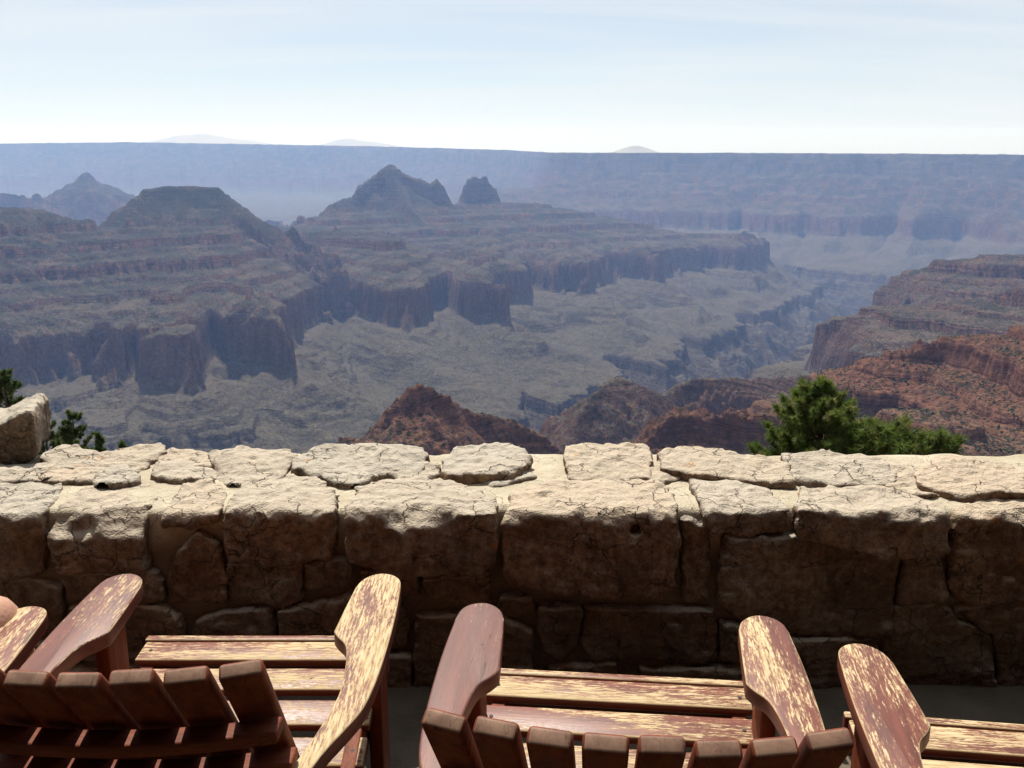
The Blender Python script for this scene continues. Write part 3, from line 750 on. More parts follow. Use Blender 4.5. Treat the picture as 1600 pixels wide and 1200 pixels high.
def mortar_material():
    n = NT('mortar')
    pos = n.n.new('ShaderNodeNewGeometry').outputs['Position']
    a = n.noise(pos, 7, 4, 0.6); b = n.noise(pos, 90, 4, 0.7)
    col = n.mix(n.range(a, 0.3, 0.7), (0.46, 0.40, 0.295), (0.60, 0.535, 0.41))
    col = n.mix(n.math('MULTIPLY', n.range(b, 0.52, 0.75), 0.6), col, (0.25, 0.19, 0.13))
    ck = n.range(n.node('ShaderNodeTexVoronoi', 'Distance', feature='DISTANCE_TO_EDGE', ins={'Vector': n.node('ShaderNodeVectorMath', operation='ADD', ins={0: pos, 1: n.mapv(n.noise(pos, 14, 4, out='Color'), (0.10, 0.10, 0.10))}), 'Scale': 6.5}), 0.0, 0.012)
    col = n.mix(n.math('MULTIPLY', n.math('SUBTRACT', 1.0, ck), n.range(a, 0.42, 0.55)), col, (0.14, 0.10, 0.07))
    col = n.mix(n.math('MULTIPLY', n.range(n.noise(pos, 24, 5, 0.7), 0.5, 0.7), 0.45), col, (0.36, 0.29, 0.205))
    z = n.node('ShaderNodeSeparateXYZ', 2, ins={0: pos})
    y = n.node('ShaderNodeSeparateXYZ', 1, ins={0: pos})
    below_top = n.math('MULTIPLY', n.range(z, ZT - 0.03, ZT - 0.16), 0.8)  # mortar turns dark brown below the top edge
    col = n.mix(below_top, col, (0.11, 0.072, 0.048))
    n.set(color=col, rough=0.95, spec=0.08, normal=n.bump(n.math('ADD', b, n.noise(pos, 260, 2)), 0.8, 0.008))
    return n.m
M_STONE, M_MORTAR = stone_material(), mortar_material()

wall = link('stone_wall', None, label='low rough sandstone wall with cream mortar behind the chairs', cat='wall')
wall.location = (0, YF, 0)
SEED = [100]

def add_stone(name, fn, lo, hi, h=0.0125, rough=1.0, label=None):
    SEED[0] += 7; sd = SEED[0]
    rs = np.random.RandomState(sd)
    c = (np.array(lo) + np.array(hi)) / 2; hs = (np.array(hi) - np.array(lo)) / 2 - 0.02
    cuts = []
    for i in range(9):                       # quarried facets
        nv = np.array([rs.uniform(-1, 1), rs.uniform(-1.2, -0.1), rs.uniform(-0.7, 0.9)])
        if hi[1] - lo[1] > 1.5 * (hi[2] - lo[2]):
            nv = np.array([rs.uniform(-1, 1), rs.uniform(-1, 1), rs.uniform(0.5, 1.5)])
        nv /= np.linalg.norm(nv)
        ext = float(np.abs(nv) @ hs)
        cuts.append((nv, ext * rs.uniform(0.88, 1.0)))
    def f(X, Y, Z):
        d = fn(X, Y, Z)
        for nv, o in cuts:
            d = smax(d, (X - c[0]) * nv[0] + (Y - c[1]) * nv[1] + (Z - c[2]) * nv[2] - o, 0.003)
        d = d - 0.010 + rough * (0.012 * fbm3(X * 7, Y * 7, Z * 7, 3, sd) + 0.013 * (fbm3(X * 20, Y * 20, Z * 20, 3, sd + 3, gain=0.6, ridged=True) - 0.2) + 0.006 * np.maximum(0, fbm3(X * 12, Y * 12, Z * 40, 2, sd + 5)))
        return d
    me = sdf_mesh(name, f, lo, hi, h)
    me.transform(Matrix.Translation((0, -YF, 0)))
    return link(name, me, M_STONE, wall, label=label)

def block(front, top, proud=0.015, dz=0.0, h=0.0105, tilt=0.0, chip=0.018, rough=1.0, hole=None, zlow=None):
    """front: lower outline on the face (left top -> bottom -> right top); top: outline on the top (left front -> back -> right front)"""
    fp = [at_y(x, y, YF) for x, y in front]
    fpoly = [(p.x, p.z) for p in fp] + [(fp[-1].x, 0.9), (fp[0].x, 0.9)]
    tp = [at_z(x, y, ZT + dz) for x, y in top]
    tpoly = [(p.x, p.y) for p in tp] + [(tp[-1].x, 2.3), (tp[0].x, 2.3)]
    yf, zt = YF - proud, ZT + dz
    def fn(X, Y, Z):
        sd = SEED[0]
        d1 = poly_sdf(X, Z, fpoly); d2 = poly_sdf(X, Y, tpoly)
        n1 = fbm3(X * 5, Y * 5, Z * 5, 3, sd + 50)
        zz = Z - (zt + tilt * (Y - (yf + 0.12)) + 0.012 * n1)
        yy = (yf - Y) + 0.02 * fbm3(X * 4, Y * 4, Z * 4, 2, sd + 60) + 0.05 * (0.45 - Z) * 0.4
        d = smax(smax(d1, d2, 0.012), smax(zz, yy, 0.006), 0.010)
        n2 = fbm3(X * 9, Y * 0 + 3, Z * 3, 3, sd + 70)
        cham = (zz + yy) * 0.707 + chip * (0.5 + 1.6 * n2)
        d = smax(d, cham, 0.006)
        if hole is not None:
            c = at_y(hole[0], hole[1], yf)
            d = np.maximum(d, hole[2] - np.hypot(X - c.x, Z - c.z) - 10 * np.maximum(0, Y - yf - 0.05))
        return d
    xs = [p[0] for p in fpoly] + [p[0] for p in tpoly]
    zs = [p.z for p in fp]
    yb = max(p.y for p in tp)
    return add_stone('stone', fn, (min(xs), yf - 0.06, min(zs) - 0.02), (max(xs), yb + 0.03, zt + 0.06), h, rough)

def face_stone(poly, proud=0.012, h=0.012, depth=0.09, rough=1.0):
    pp = [at_y(x, y, YF) for x, y in poly]
    fpoly = [(p.x, p.z) for p in pp]
    yf = YF - proud
    def fn(X, Y, Z):
        sd = SEED[0]
        d1 = poly_sdf(X, Z, fpoly)
        yy = (yf - Y) + 0.02 * fbm3(X * 6, Y * 6, Z * 6, 2, sd + 60)
        return smax(smax(d1, yy, 0.010), Y - (yf + depth), 0.01)
    xs = [p[0] for p in fpoly]; zs = [p[1] for p in fpoly]
    return add_stone('stone', fn, (min(xs) - 0.01, yf - 0.05, min(zs) - 0.01), (max(xs) + 0.01, yf + depth + 0.01, max(zs) + 0.01), h, rough)

def cap_stone(poly, dz, h=0.0095, depth=0.10, tilt=0.0, rough=0.8):
    pp = [at_z(x, y, ZT + dz) for x, y in poly]
    tpoly = [(p.x, p.y) for p in pp]
    yc = sum(p[1] for p in tpoly) / len(tpoly)
    dz = 0.55 * dz + 0.004
    zt = ZT + dz
    def fn(X, Y, Z):
        sd = SEED[0]
        d1 = poly_sdf(X, Y, tpoly) - 0.022 + 0.018 * fbm3(X * 14, Y * 14, Z * 14, 3, sd + 40)
        zz = Z - (zt + tilt * (Y - yc)) + 0.014 * fbm3(X * 6, Y * 6, Z * 2, 3, sd + 60)
        return smax(smax(d1, zz, 0.008), (zt - depth - dz) - Z, 0.01)
    xs = [p[0] for p in tpoly]; ys = [p[1] for p in tpoly]
    return add_stone('stone', fn, (min(xs) - 0.02, min(ys) - 0.02, zt - depth - dz - 0.01), (max(xs) + 0.02, max(ys) + 0.02, zt + 0.06), h, rough)

# front row, seen on both the face and the top
block([(-90, 800), (-90, 900), (0, 902), (72, 893), (74, 800)], [(-90, 790), (-80, 755), (40, 753), (85, 756), (97, 764), (84, 786)], 0.02)
block([(80, 795), (82, 850), (100, 886), (180, 890), (248, 882), (250, 845), (236, 795)], [(85, 790), (112, 772), (155, 760), (195, 755), (240, 757), (258, 763), (234, 790)], 0.03, 0.0, chip=0.045)
block([(254, 795), (258, 818), (300, 824), (340, 812), (347, 795)], [(256, 800), (264, 760), (278, 750), (330, 752), (350, 768), (350, 790)], 0.015, 0.003)
block([(354, 790), (352, 845), (362, 874), (440, 880), (518, 868), (527, 850), (525, 790)], [(356, 790), (358, 756), (400, 746), (480, 745), (503, 754), (525, 778), (525, 792)], 0.025, 0.008, chip=0.012)
block([(540, 795), (539, 835), (552, 866), (640, 889), (740, 888), (771, 880), (772, 800)], [(545, 795), (562, 762), (605, 750), (645, 745), (705, 750), (748, 762), (771, 784), (772, 800)], 0.05, 0.014, chip=0.03)
block([(785, 800), (783, 855), (800, 908), (990, 924), (1050, 922), (1058, 835), (1056, 800)], [(788, 800), (806, 766), (850, 758), (920, 752), (985, 752), (1042, 766), (1058, 788), (1056, 800)], 0.05, 0.012, chip=0.03, hole=(991, 830, 0.021))
block([(1064, 800), (1064, 860), (1062, 928), (1072, 940), (1116, 936), (1121, 850), (1102, 800)], [(1064, 800), (1068, 778), (1092, 775), (1100, 800)], 0.0, -0.03, chip=0.03)
block([(1100, 795), (1104, 820), (1165, 834), (1224, 820), (1223, 795)], [(1100, 795), (1080, 766), (1078, 747), (1100, 745), (1190, 756), (1214, 766), (1222, 795)], 0.02, 0.006, chip=0.008)
block([(1241, 795), (1246, 832), (1340, 852), (1402, 866), (1444, 862), (1480, 850), (1481, 800)], [(1244, 795), (1256, 766), (1310, 765), (1352, 760), (1402, 762), (1442, 776), (1480, 800)], 0.045, 0.012, chip=0.014)
block([(1488, 800), (1483, 915), (1492, 932), (1570, 946), (1690, 935), (1690, 800)], [(1490, 800), (1532, 776), (1580, 765), (1640, 762), (1690, 762), (1690, 800)], 0.02, 0.0, chip=0.05)
block([(-330, 800), (-330, 900), (-100, 905), (-98, 800)], [(-330, 795), (-320, 755), (-110, 752), (-100, 795)], 0.03, 0.01)
block([(1700, 800), (1700, 930), (1930, 930), (1930, 800)], [(1700, 800), (1710, 766), (1920, 762), (1930, 800)], 0.03, 0.01)
for x0_, x1_ in ((-560, -342), (-800, -572), (1942, 2160), (2172, 2400)):        # the wall runs on past the picture
    block([(x0_, 800), (x0_, 905), (x1_, 905), (x1_, 800)], [(x0_, 798), (x0_ + 12, 760), (x1_ - 12, 756), (x1_, 798)], 0.03, 0.008, h=0.02)
# lower courses of the face
FACE = [
 [(310, 830), (335, 850), (352, 900), (350, 941), (262, 938), (276, 870)],
 [(1130, 838), (1240, 838), (1330, 846), (1404, 870), (1404, 885), (1390, 975), (1368, 990), (1250, 992), (1150, 962), (1122, 942)],
 [(1413, 874), (1440, 868), (1468, 872), (1476, 932), (1402, 942)],
 [(1398, 948), (1470, 942), (1482, 962), (1545, 1002), (1558, 1100), (1388, 1100), (1384, 1010)],
 [(1492, 950), (1690, 944), (1690, 1070), (1566, 1080), (1552, 990)],
 [(358, 884), (470, 882), (470, 932), (440, 945), (358, 941)],
 [(476, 884), (540, 872), (552, 895), (540, 915), (476, 926)],
 [(300, 1000), (305, 975), (350, 955), (430, 952), (430, 1006), (310, 1022)],
 [(440, 955), (560, 930), (625, 940), (640, 1010), (440, 1012)],
 [(662, 904), (768, 893), (772, 938), (720, 950), (680, 938), (660, 915)],
 [(562, 895), (650, 903), (656, 930), (570, 925)],
 [(786, 932), (828, 930), (836, 952), (800, 964), (780, 952)],
 [(843, 950), (900, 948), (906, 960), (896, 1017), (870, 1024), (850, 1012), (842, 985)],
 [(913, 950), (1118, 957), (1118, 1032), (1095, 1036), (930, 1027), (912, 1010)],
 [(650, 965), (780, 958), (828, 990), (828, 1064), (650, 1074)],
 [(858, 1044), (960, 1038), (966, 1090), (858, 1092)],
 [(1130, 975), (1178, 988), (1180, 1034), (1128, 1024)],
 [(1000, 1046), (1110, 1044), (1180, 1048), (1180, 1096), (1000, 1096)],
 [(1192, 1000), (1370, 1002), (1376, 1092), (1192, 1096)],
 [(100, 900), (180, 898), (246, 892), (252, 936), (160, 948), (104, 938)],
 [(-90, 912), (60, 910), (92, 920), (92, 990), (-90, 1000)],
 [(105, 950), (250, 948), (290, 968), (285, 1030), (105, 1035)],
 [(-90, 1012), (90, 1004), (95, 1090), (-90, 1090)],
 [(105, 1048), (290, 1040), (420, 1030), (425, 1095), (105, 1095)],
 [(438, 1024), (640, 1024), (640, 1094), (438, 1095)],
 [(-330, 915), (-100, 915), (-100, 1085), (-330, 1085)],
 [(1705, 945), (1930, 945), (1930, 1085), (1705, 1085)],
]
for fi, p_ in enumerate(FACE):
    face_stone(p_, 0.004 + 0.006 * ((fi * 7) % 5) / 4)
# stones set into the top: flush middle ones, prouder back row
for p_, dz_ in [
 ([(-30, 750), (-20, 728), (12, 728), (74, 727), (72, 748), (0, 752)], 0.006),
 ([(76, 751), (92, 738), (126, 733), (164, 736), (150, 748), (100, 752)], 0.005),
 ([(161, 752), (181, 736), (203, 748), (204, 755), (166, 756)], 0.008),
 ([(246, 742), (258, 728), (300, 727), (338, 738), (332, 746), (272, 749)], 0.006),
 ([(506, 740), (546, 728), (584, 740), (560, 754), (522, 751)], 0.008),
 ([(612, 736), (640, 728), (674, 733), (674, 743), (640, 745)], 0.008),
 ([(751, 740), (770, 735), (814, 736), (828, 745), (770, 756)], 0.006),
 ([(1006, 741), (1016, 729), (1040, 731), (1064, 743), (1030, 752)], 0.005),
 ([(1396, 750), (1422, 743), (1498, 752), (1503, 762), (1430, 770), (1398, 761)], 0.010),
]:
    cap_stone(p_, dz_)
for p_, dz_, tl_ in [
 ([(80, 712), (100, 702), (130, 705), (146, 713), (144, 723), (100, 725)], 0.02, 0.1),
 ([(151, 716), (172, 710), (212, 702), (246, 703), (240, 713), (206, 730), (152, 730)], 0.015, 0.1),
 ([(252, 712), (292, 708), (336, 716), (340, 730), (300, 726), (256, 724)], 0.008, 0.0),
 ([(342, 712), (380, 706), (444, 705), (450, 715), (440, 727), (428, 744), (362, 747), (346, 735)], 0.02, 0.05),
 ([(470, 714), (500, 702), (560, 698), (640, 702), (656, 709), (650, 726), (580, 729), (502, 734), (466, 722)], 0.035, 0.1),
 ([(702, 708), (722, 694), (790, 692), (812, 703), (816, 716), (790, 727), (720, 729), (702, 721)], 0.055, 0.05),
 ([(894, 703), (940, 700), (1000, 702), (1003, 736), (960, 741), (896, 741)], 0.03, 0.1),
 ([(1041, 707), (1060, 702), (1130, 706), (1220, 722), (1226, 743), (1150, 737), (1046, 724)], 0.04, 0.05),
 ([(1236, 714), (1300, 712), (1368, 720), (1385, 735), (1386, 751), (1300, 746), (1242, 741)], 0.025, 0.1),
 ([(1388, 730), (1400, 722), (1420, 727), (1426, 735), (1392, 741)], 0.02, 0.0),
 ([(1441, 732), (1480, 717), (1520, 715), (1570, 724), (1592, 735), (1640, 746), (1640, 752), (1500, 757), (1446, 746)], 0.045, 0.05),
 ([(-200, 715), (-60, 706), (-50, 735), (-200, 742)], 0.03, 0.0),
 ([(1660, 716), (1850, 712), (1860, 745), (1665, 748)], 0.03, 0.0),
]:
    cap_stone(p_, dz_, tilt=tl_, depth=0.12)

def pier_stone():
    pp = [at_y(x, y, 3.16) for x, y in [(-110, 676), (-40, 668), (0, 662), (24, 650), (42, 640), (52, 640), (58, 650), (62, 702), (46, 718), (0, 726), (-110, 730)]]
    poly = [(p.x, p.z) for p in pp]
    def fn(X, Y, Z):
        sd = SEED[0]
        d1 = poly_sdf(X + 0.36 * (Y - 3.14), Z + 0.10 * (Y - 3.14), poly) + 0.01 * fbm3(X * 14, Y * 14, Z * 14, 3, sd + 9, ridged=True)
        return smax(smax(d1, 3.14 - Y, 0.018), Y - 3.52 + 0.03 * fbm3(X * 5, Y * 5, Z * 5, 2, sd), 0.03)
    xs = [p[0] for p in poly]; zs = [p[1] for p in poly]
    return add_stone('stone', fn, (min(xs), 3.1, min(zs) - 0.02), (max(xs) + 0.02, 3.58, max(zs) + 0.05), 0.0115, 0.7, 'tall tan block standing up from the wall top')
pier_stone()

def mortar_fn(X, Y, Z):
    n1 = fbm3(X * 6, Y * 6, Z * 6, 3, 900); n2 = fbm3(X * 30, Y * 30, Z * 30, 2, 910)
    zz = Z - (ZT - 0.001 + 0.012 * n1 + 0.007 * n2)
    yf = (YF + 0.022 + 0.012 * n1 + 0.008 * n2) - Y
    yb = Y - (YB + 0.02 + 0.025 * n1 + 0.008 * n2)
    d = smax(smax(zz, yf, 0.02), yb, 0.03)
    return np.maximum(np.maximum(d, -0.9 - Z), np.abs(X) - 3.2)
mm_ = sdf_mesh('mortar', mortar_fn, (-3.2, YF, -0.9), (3.2, YB + 0.06, ZT + 0.03), 0.019)
mm_.transform(Matrix.Translation((0, -YF, 0)))
link('mortar', mm_, M_MORTAR, wall)

# ------------------------------------------------------------------ patio
def patio_material():
    n = NT('patio_concrete')
    pos = n.n.new('ShaderNodeNewGeometry').outputs['Position']
    a = n.noise(pos, 3, 5, 0.6); b = n.noise(pos, 45, 4, 0.65)
    crack = n.range(n.node('ShaderNodeTexVoronoi', 'Distance', feature='DISTANCE_TO_EDGE', ins={'Vector': n.node('ShaderNodeVectorMath', operation='ADD', ins={0: pos, 1: n.mapv(n.noise(pos, 8, 3, out='Color'), (0.12, 0.12, 0.12))}), 'Scale': 1.7}), 0.0, 0.006)
    col = n.mix(n.range(a, 0.3, 0.7), (0.075, 0.06, 0.044), (0.15, 0.122, 0.088))
    col = n.mix(n.math('MULTIPLY', n.range(b, 0.5, 0.75), 0.5), col, (0.16, 0.13, 0.10))
    col = n.mix(n.math('MULTIPLY_ADD', crack, 0.5, 0.5), (0.10, 0.08, 0.06), col)
    n.set(color=col, rough=0.9, spec=0.15, normal=n.bump(n.math('ADD', b, crack), 0.6, 0.01))
    return n.m
pv_ = np.array([(-6, -5, 0), (6, -5, 0), (6, YF + 0.12, 0), (-6, YF + 0.12, 0)], float)
link('patio', np_mesh('patio', pv_, np.array([[0, 1, 2, 3]])), patio_material(), label='worn tan concrete patio under the chairs', cat='patio', kind='structure')

# ------------------------------------------------------------------ unseen building behind the viewer, added to shade the stone wall
def unseen_lodge():
    n = NT('lodge_stone')
    pos = n.n.new('ShaderNodeNewGeometry').outputs['Position']
    v = n.voro(pos, 1.6, 'Color')
    col = n.mix(0.6, n.mix(n.noise(pos, 4, 4), (0.07, 0.05, 0.038), (0.14, 0.105, 0.08)), n.mix(1.0, v, (0.16, 0.12, 0.09), 'MULTIPLY'))
    n.set(color=col, rough=0.95, spec=0.1, normal=n.bump(n.voro(pos, 1.6), 0.6, 0.05))
    d = NT('lodge_timber'); p2 = d.n.new('ShaderNodeNewGeometry').outputs['Position']
    d.set(color=d.mix(d.noise(d.mapv(p2, (1, 12, 12)), 2, 4), (0.035, 0.02, 0.013), (0.08, 0.045, 0.03)), rough=0.8)
    g = NT('lodge_glass'); g.set(color=(0.02, 0.025, 0.03), rough=0.08, spec=0.5)
    root = link('unseen_lodge', None, label='unseen stone and timber building added behind the patio to shade the wall', cat='building'); root.location = (0, -1.7, 0)
    def box(name, x0, x1, y0, y1, z0, z1, m, parent=root):
        v = np.array([(x, y, z) for z in (z0, z1) for y in (y0, y1) for x in (x0, x1)], float)
        f = np.array([(0, 2, 3, 1), (4, 5, 7, 6), (0, 1, 5, 4), (2, 6, 7, 3), (0, 4, 6, 2), (1, 3, 7, 5)])
        return link(name, np_mesh(name, v, f), m, parent)
    box('wall', -17, 17, -0.5, 0, 0, 9.5, n.m)
    for i in range(6):
        x = -8.75 + i * 3.5
        w = box('window', x - 0.9, x + 0.9, -0.08, 0.03, 0.9, 3.4, d.m)
        box('pane', x - 0.8, x + 0.8, -0.02, 0.045, 1.0, 3.3, g.m, w)
    box('eave', -17.5, 17.5, -0.4, 1.5, 4.6, 4.75, d.m)
    for i in range(12):
        box('rafter', -11 + i * 2 - 0.08, -11 + i * 2 + 0.08, 0.002, 1.45, 4.42, 4.598, d.m)
    v = np.array([(-17.6, 0.6, 9.4), (17.6, 0.6, 9.4), (17.6, -6, 13.1), (-17.6, -6, 13.1), (-17.6, 0.6, 9.6), (17.6, 0.6, 9.6), (17.6, -6, 13.3), (-17.6, -6, 13.3)], float)
    link('roof', np_mesh('roof', v, np.array([(0, 3, 2, 1), (4, 5, 6, 7), (0, 1, 5, 4), (1, 2, 6, 5), (2, 3, 7, 6), (3, 0, 4, 7)])), d.m, root)
unseen_lodge()

# ------------------------------------------------------------------ trees
def needle_material(name, dark, light, dry):
    n = NT(name)
    t = n.node('ShaderNodeAttribute', 'Fac', attribute_name='tint')
    col = n.mix(n.range(t, 0.0, 0.8, 0, 1, False), dark, light)
    col = n.mix(n.range(t, 0.86, 1.0), col, dry)
    n.set(color=col, rough=0.55, spec=0.3)
    tr = n.n.new('ShaderNodeBsdfTranslucent'); n.put(tr.inputs['Color'], n.mix(0.4, col, (0.20, 0.28, 0.05)))
    ad = n.n.new('ShaderNodeMixShader'); ad.inputs[0].default_value = 0.35
    n.l.new(n.b.outputs[0], ad.inputs[1]); n.l.new(tr.outputs[0], ad.inputs[2]); n.l.new(ad.outputs[0], n.out.inputs['Surface'])
    return n.m
M_NEEDLE = needle_material('pine_needles', (0.045, 0.080, 0.017), (0.15, 0.20, 0.04), (0.26, 0.21, 0.08))
M_NEEDLE_DARK = needle_material('juniper_leaves', (0.020, 0.034, 0.014), (0.060, 0.085, 0.030), (0.12, 0.11, 0.05))
def bark_material():
    n = NT('bark'); pos = n.node('ShaderNodeTexCoord', 'Object')
    a = n.noise(n.mapv(pos, (1, 1, 0.25)), 30, 4, 0.7)
    n.set(color=n.mix(a, (0.04, 0.028, 0.02), (0.16, 0.11, 0.08)), rough=0.95, normal=n.bump(a, 0.8, 0.01)); return n.m
M_BARK = bark_material()

def tube(V, F, pts, radii, sides=6):
    base = len(V)
    for i, (p, r) in enumerate(zip(pts, radii)):
        p = Vector(p); q = Vector(pts[min(i + 1, len(pts) - 1)]) - Vector(pts[max(i - 1, 0)])
        q = q.normalized() if q.length > 1e-6 else Vector((0, 0, 1))
        u = q.orthogonal().normalized(); v = q.cross(u)
        for k in range(sides):
            a = 2 * math.pi * k / sides
            V.append(p + u * (r * math.cos(a)) + v * (r * math.sin(a)))
    for i in range(len(pts) - 1):
        for k in range(sides):
            a, b = base + i * sides + k, base + i * sides + (k + 1) % sides
            F.append((a, b, b + sides, a + sides))

def conifer(loc, height, width, label, seed, mat, group, first=0.25, per_m=9, needle=0.085, nwid=0.008, tufts=(10, 16), needles=26, lean=(0, 0), blunt=0.5, name='pine_tree'):
    rs = random.Random(seed)
    root = link(name, None, label=label, cat='tree', group=group); root.location = loc
    V, F = [], []
    top = Vector((lean[0], lean[1], height))
    def axis(t):
        return Vector((lean[0] * t * t + 0.02 * math.sin(7 * t + seed), lean[1] * t * t, height * t))
    nseg = 12
    tube(V, F, [axis(i / nseg) for i in range(nseg + 1)], [0.030 * height / 2.2 * (1 - 0.93 * i / nseg) + 0.004 for i in range(nseg + 1)], 8)
    spots = []
    nb = int(height * per_m)
    for i in range(nb):
        t = first + (1 - first) * (i + rs.random()) / nb
        u = (t - first) / (1 - first)
        L = 0.5 * width * ((1 - u) ** (0.55 + 0.4 * (1 - blunt)) * (0.75 + 0.25 * min(1, u * 4)) + 0.10) * rs.uniform(0.55, 1.15)
        az = rs.uniform(0, 2 * math.pi)
        p = axis(t); rise = rs.uniform(0.1, 0.75) * (0.6 + u)
        d = Vector((math.cos(az), math.sin(az), rise)).normalized()
        pts = [p]
        for k in range(1, 6):
            s = k / 5
            pts.append(p + d * (L * s) + Vector((0, 0, 0.25 * L * s * s)) + Vector((rs.uniform(-1, 1), rs.uniform(-1, 1), rs.uniform(-1, 1))) * 0.035 * L)
        tube(V, F, pts, [0.012 * L * (1.15 - k / 5) + 0.003 for k in range(6)], 4)
        nt = max(3, int(rs.randint(*tufts) * L / (0.5 * width) + 2))
        for k in range(nt):
            s = rs.uniform(0.35, 1.0) ** 0.7
            j = min(4, int(s * 5)); q = pts[j].lerp(pts[j + 1], s * 5 - j)
            side = Vector((rs.uniform(-1, 1), rs.uniform(-1, 1), rs.uniform(-0.3, 0.9)))
            e = q + side * (0.22 * L * (1.15 - s))
            tube(V, F, [q, e], [0.004, 0.003], 3)
            spots.append((e, (d + side * 0.7 + Vector((0, 0, 0.5))).normalized()))
        spots.append((pts[-1], d))
    spots.append((axis(1.0), Vector((0, 0, 1))))
    me = np_mesh('trunk', np.array([tuple(v) for v in V]), np.array(F), True)
    link('trunk', me, M_BARK, root)
    # needles: many thin blades round every shoot
    NV, T = [], []
    for e, d in spots:
        tint = rs.random() ** 1.3 if rs.random() > 0.07 else 0.97
        u = d.orthogonal().normalized(); w = d.cross(u)
        for k in range(needles):
            a = rs.uniform(0, 6.283); sp = rs.uniform(0.15, 1.9)
            nd = (d * math.cos(sp) + (u * math.cos(a) + w * math.sin(a)) * math.sin(sp)).normalized()
            L = needle * rs.uniform(0.65, 1.2)
            o = e - d * (needle * rs.uniform(0.0, 0.9))
            s = nd.cross(Vector((rs.uniform(-1, 1), rs.uniform(-1, 1), rs.uniform(-1, 1)))).normalized() * nwid * 0.5
            NV += [o - s, o + s, o + nd * L]
            T += [min(1, max(0, tint + rs.uniform(-0.15, 0.15))) if tint < 0.9 else tint] * 3
    NV = np.array([tuple(v) for v in NV]); me = np_mesh('crown', NV, np.arange(len(NV)).reshape(-1, 3))
    at = me.attributes.new('tint', 'FLOAT', 'POINT'); at.data.foreach_set('value', np.array(T, np.float32))
    link('crown', me, mat, root)
    return root

def ground_z(x, y):
    z, _s, _o = terrain_field(np.array([[x]]), np.array([[y]]))
    return float(z[0, 0])
def plant(px_mid, py_top, r, width_px, label, seed, **kw):
    p = at_dist(px_mid, py_top, r); g = ground_z(p.x, p.y)
    return conifer((p.x, p.y, g - 0.1), p.z - g + 0.1, width_px * r / F_PX, label, seed, **kw)
G_ = 'trees just below the wall'
plant(1286, 604, 11.5, 250, 'tall dense green pine, the largest tree behind the right part of the wall', 3, mat=M_NEEDLE, group=G_, per_m=46, first=0.60, blunt=0.1, needle=0.088, nwid=0.011, needles=40, tufts=(15, 24))
plant(1384, 674, 11.0, 190, 'short yellow-green pine just beside the tall dense pine', 8, mat=M_NEEDLE, group=G_, per_m=34, first=0.68, blunt=0.9, needle=0.11, nwid=0.010, needles=26, tufts=(9, 14))
plant(1448, 684, 11.2, 150, 'sparse low green pine farthest from the tall dense pine', 13, mat=M_NEEDLE, group=G_, per_m=34, first=0.68, blunt=0.9, needle=0.10, nwid=0.009, needles=22, tufts=(7, 11), lean=(0.15, 0))
plant(2, 584, 19, 150, 'dark conifer peeking over the tall stone block', 21, mat=M_NEEDLE_DARK, group=G_, per_m=15, first=0.5, needles=34, tufts=(9, 14), needle=0.085, nwid=0.026, name='juniper_tree')
plant(66, 640, 24, 110, 'dark juniper touching the edge of the tall stone block', 22, mat=M_NEEDLE_DARK, group=G_, per_m=15, first=0.5, needles=34, tufts=(9, 14), needle=0.085, nwid=0.026, name='juniper_tree')
plant(114, 648, 23, 130, 'largest dark juniper standing clear right of the stone block', 23, mat=M_NEEDLE_DARK, group=G_, per_m=15, first=0.5, needles=34, tufts=(9, 14), needle=0.085, nwid=0.026, name='juniper_tree')
plant(154, 678, 22, 60, 'small pointed dark juniper next to the largest one', 24, mat=M_NEEDLE_DARK, group=G_, per_m=15, first=0.5, needles=20, tufts=(9, 14), needle=0.10, nwid=0.03, name='juniper_tree')
plant(190, 692, 22, 60, 'tiny juniper tip barely showing over the wall', 25, mat=M_NEEDLE_DARK, group=G_, per_m=12, first=0.5, needle=0.10, nwid=0.03, name='juniper_tree')

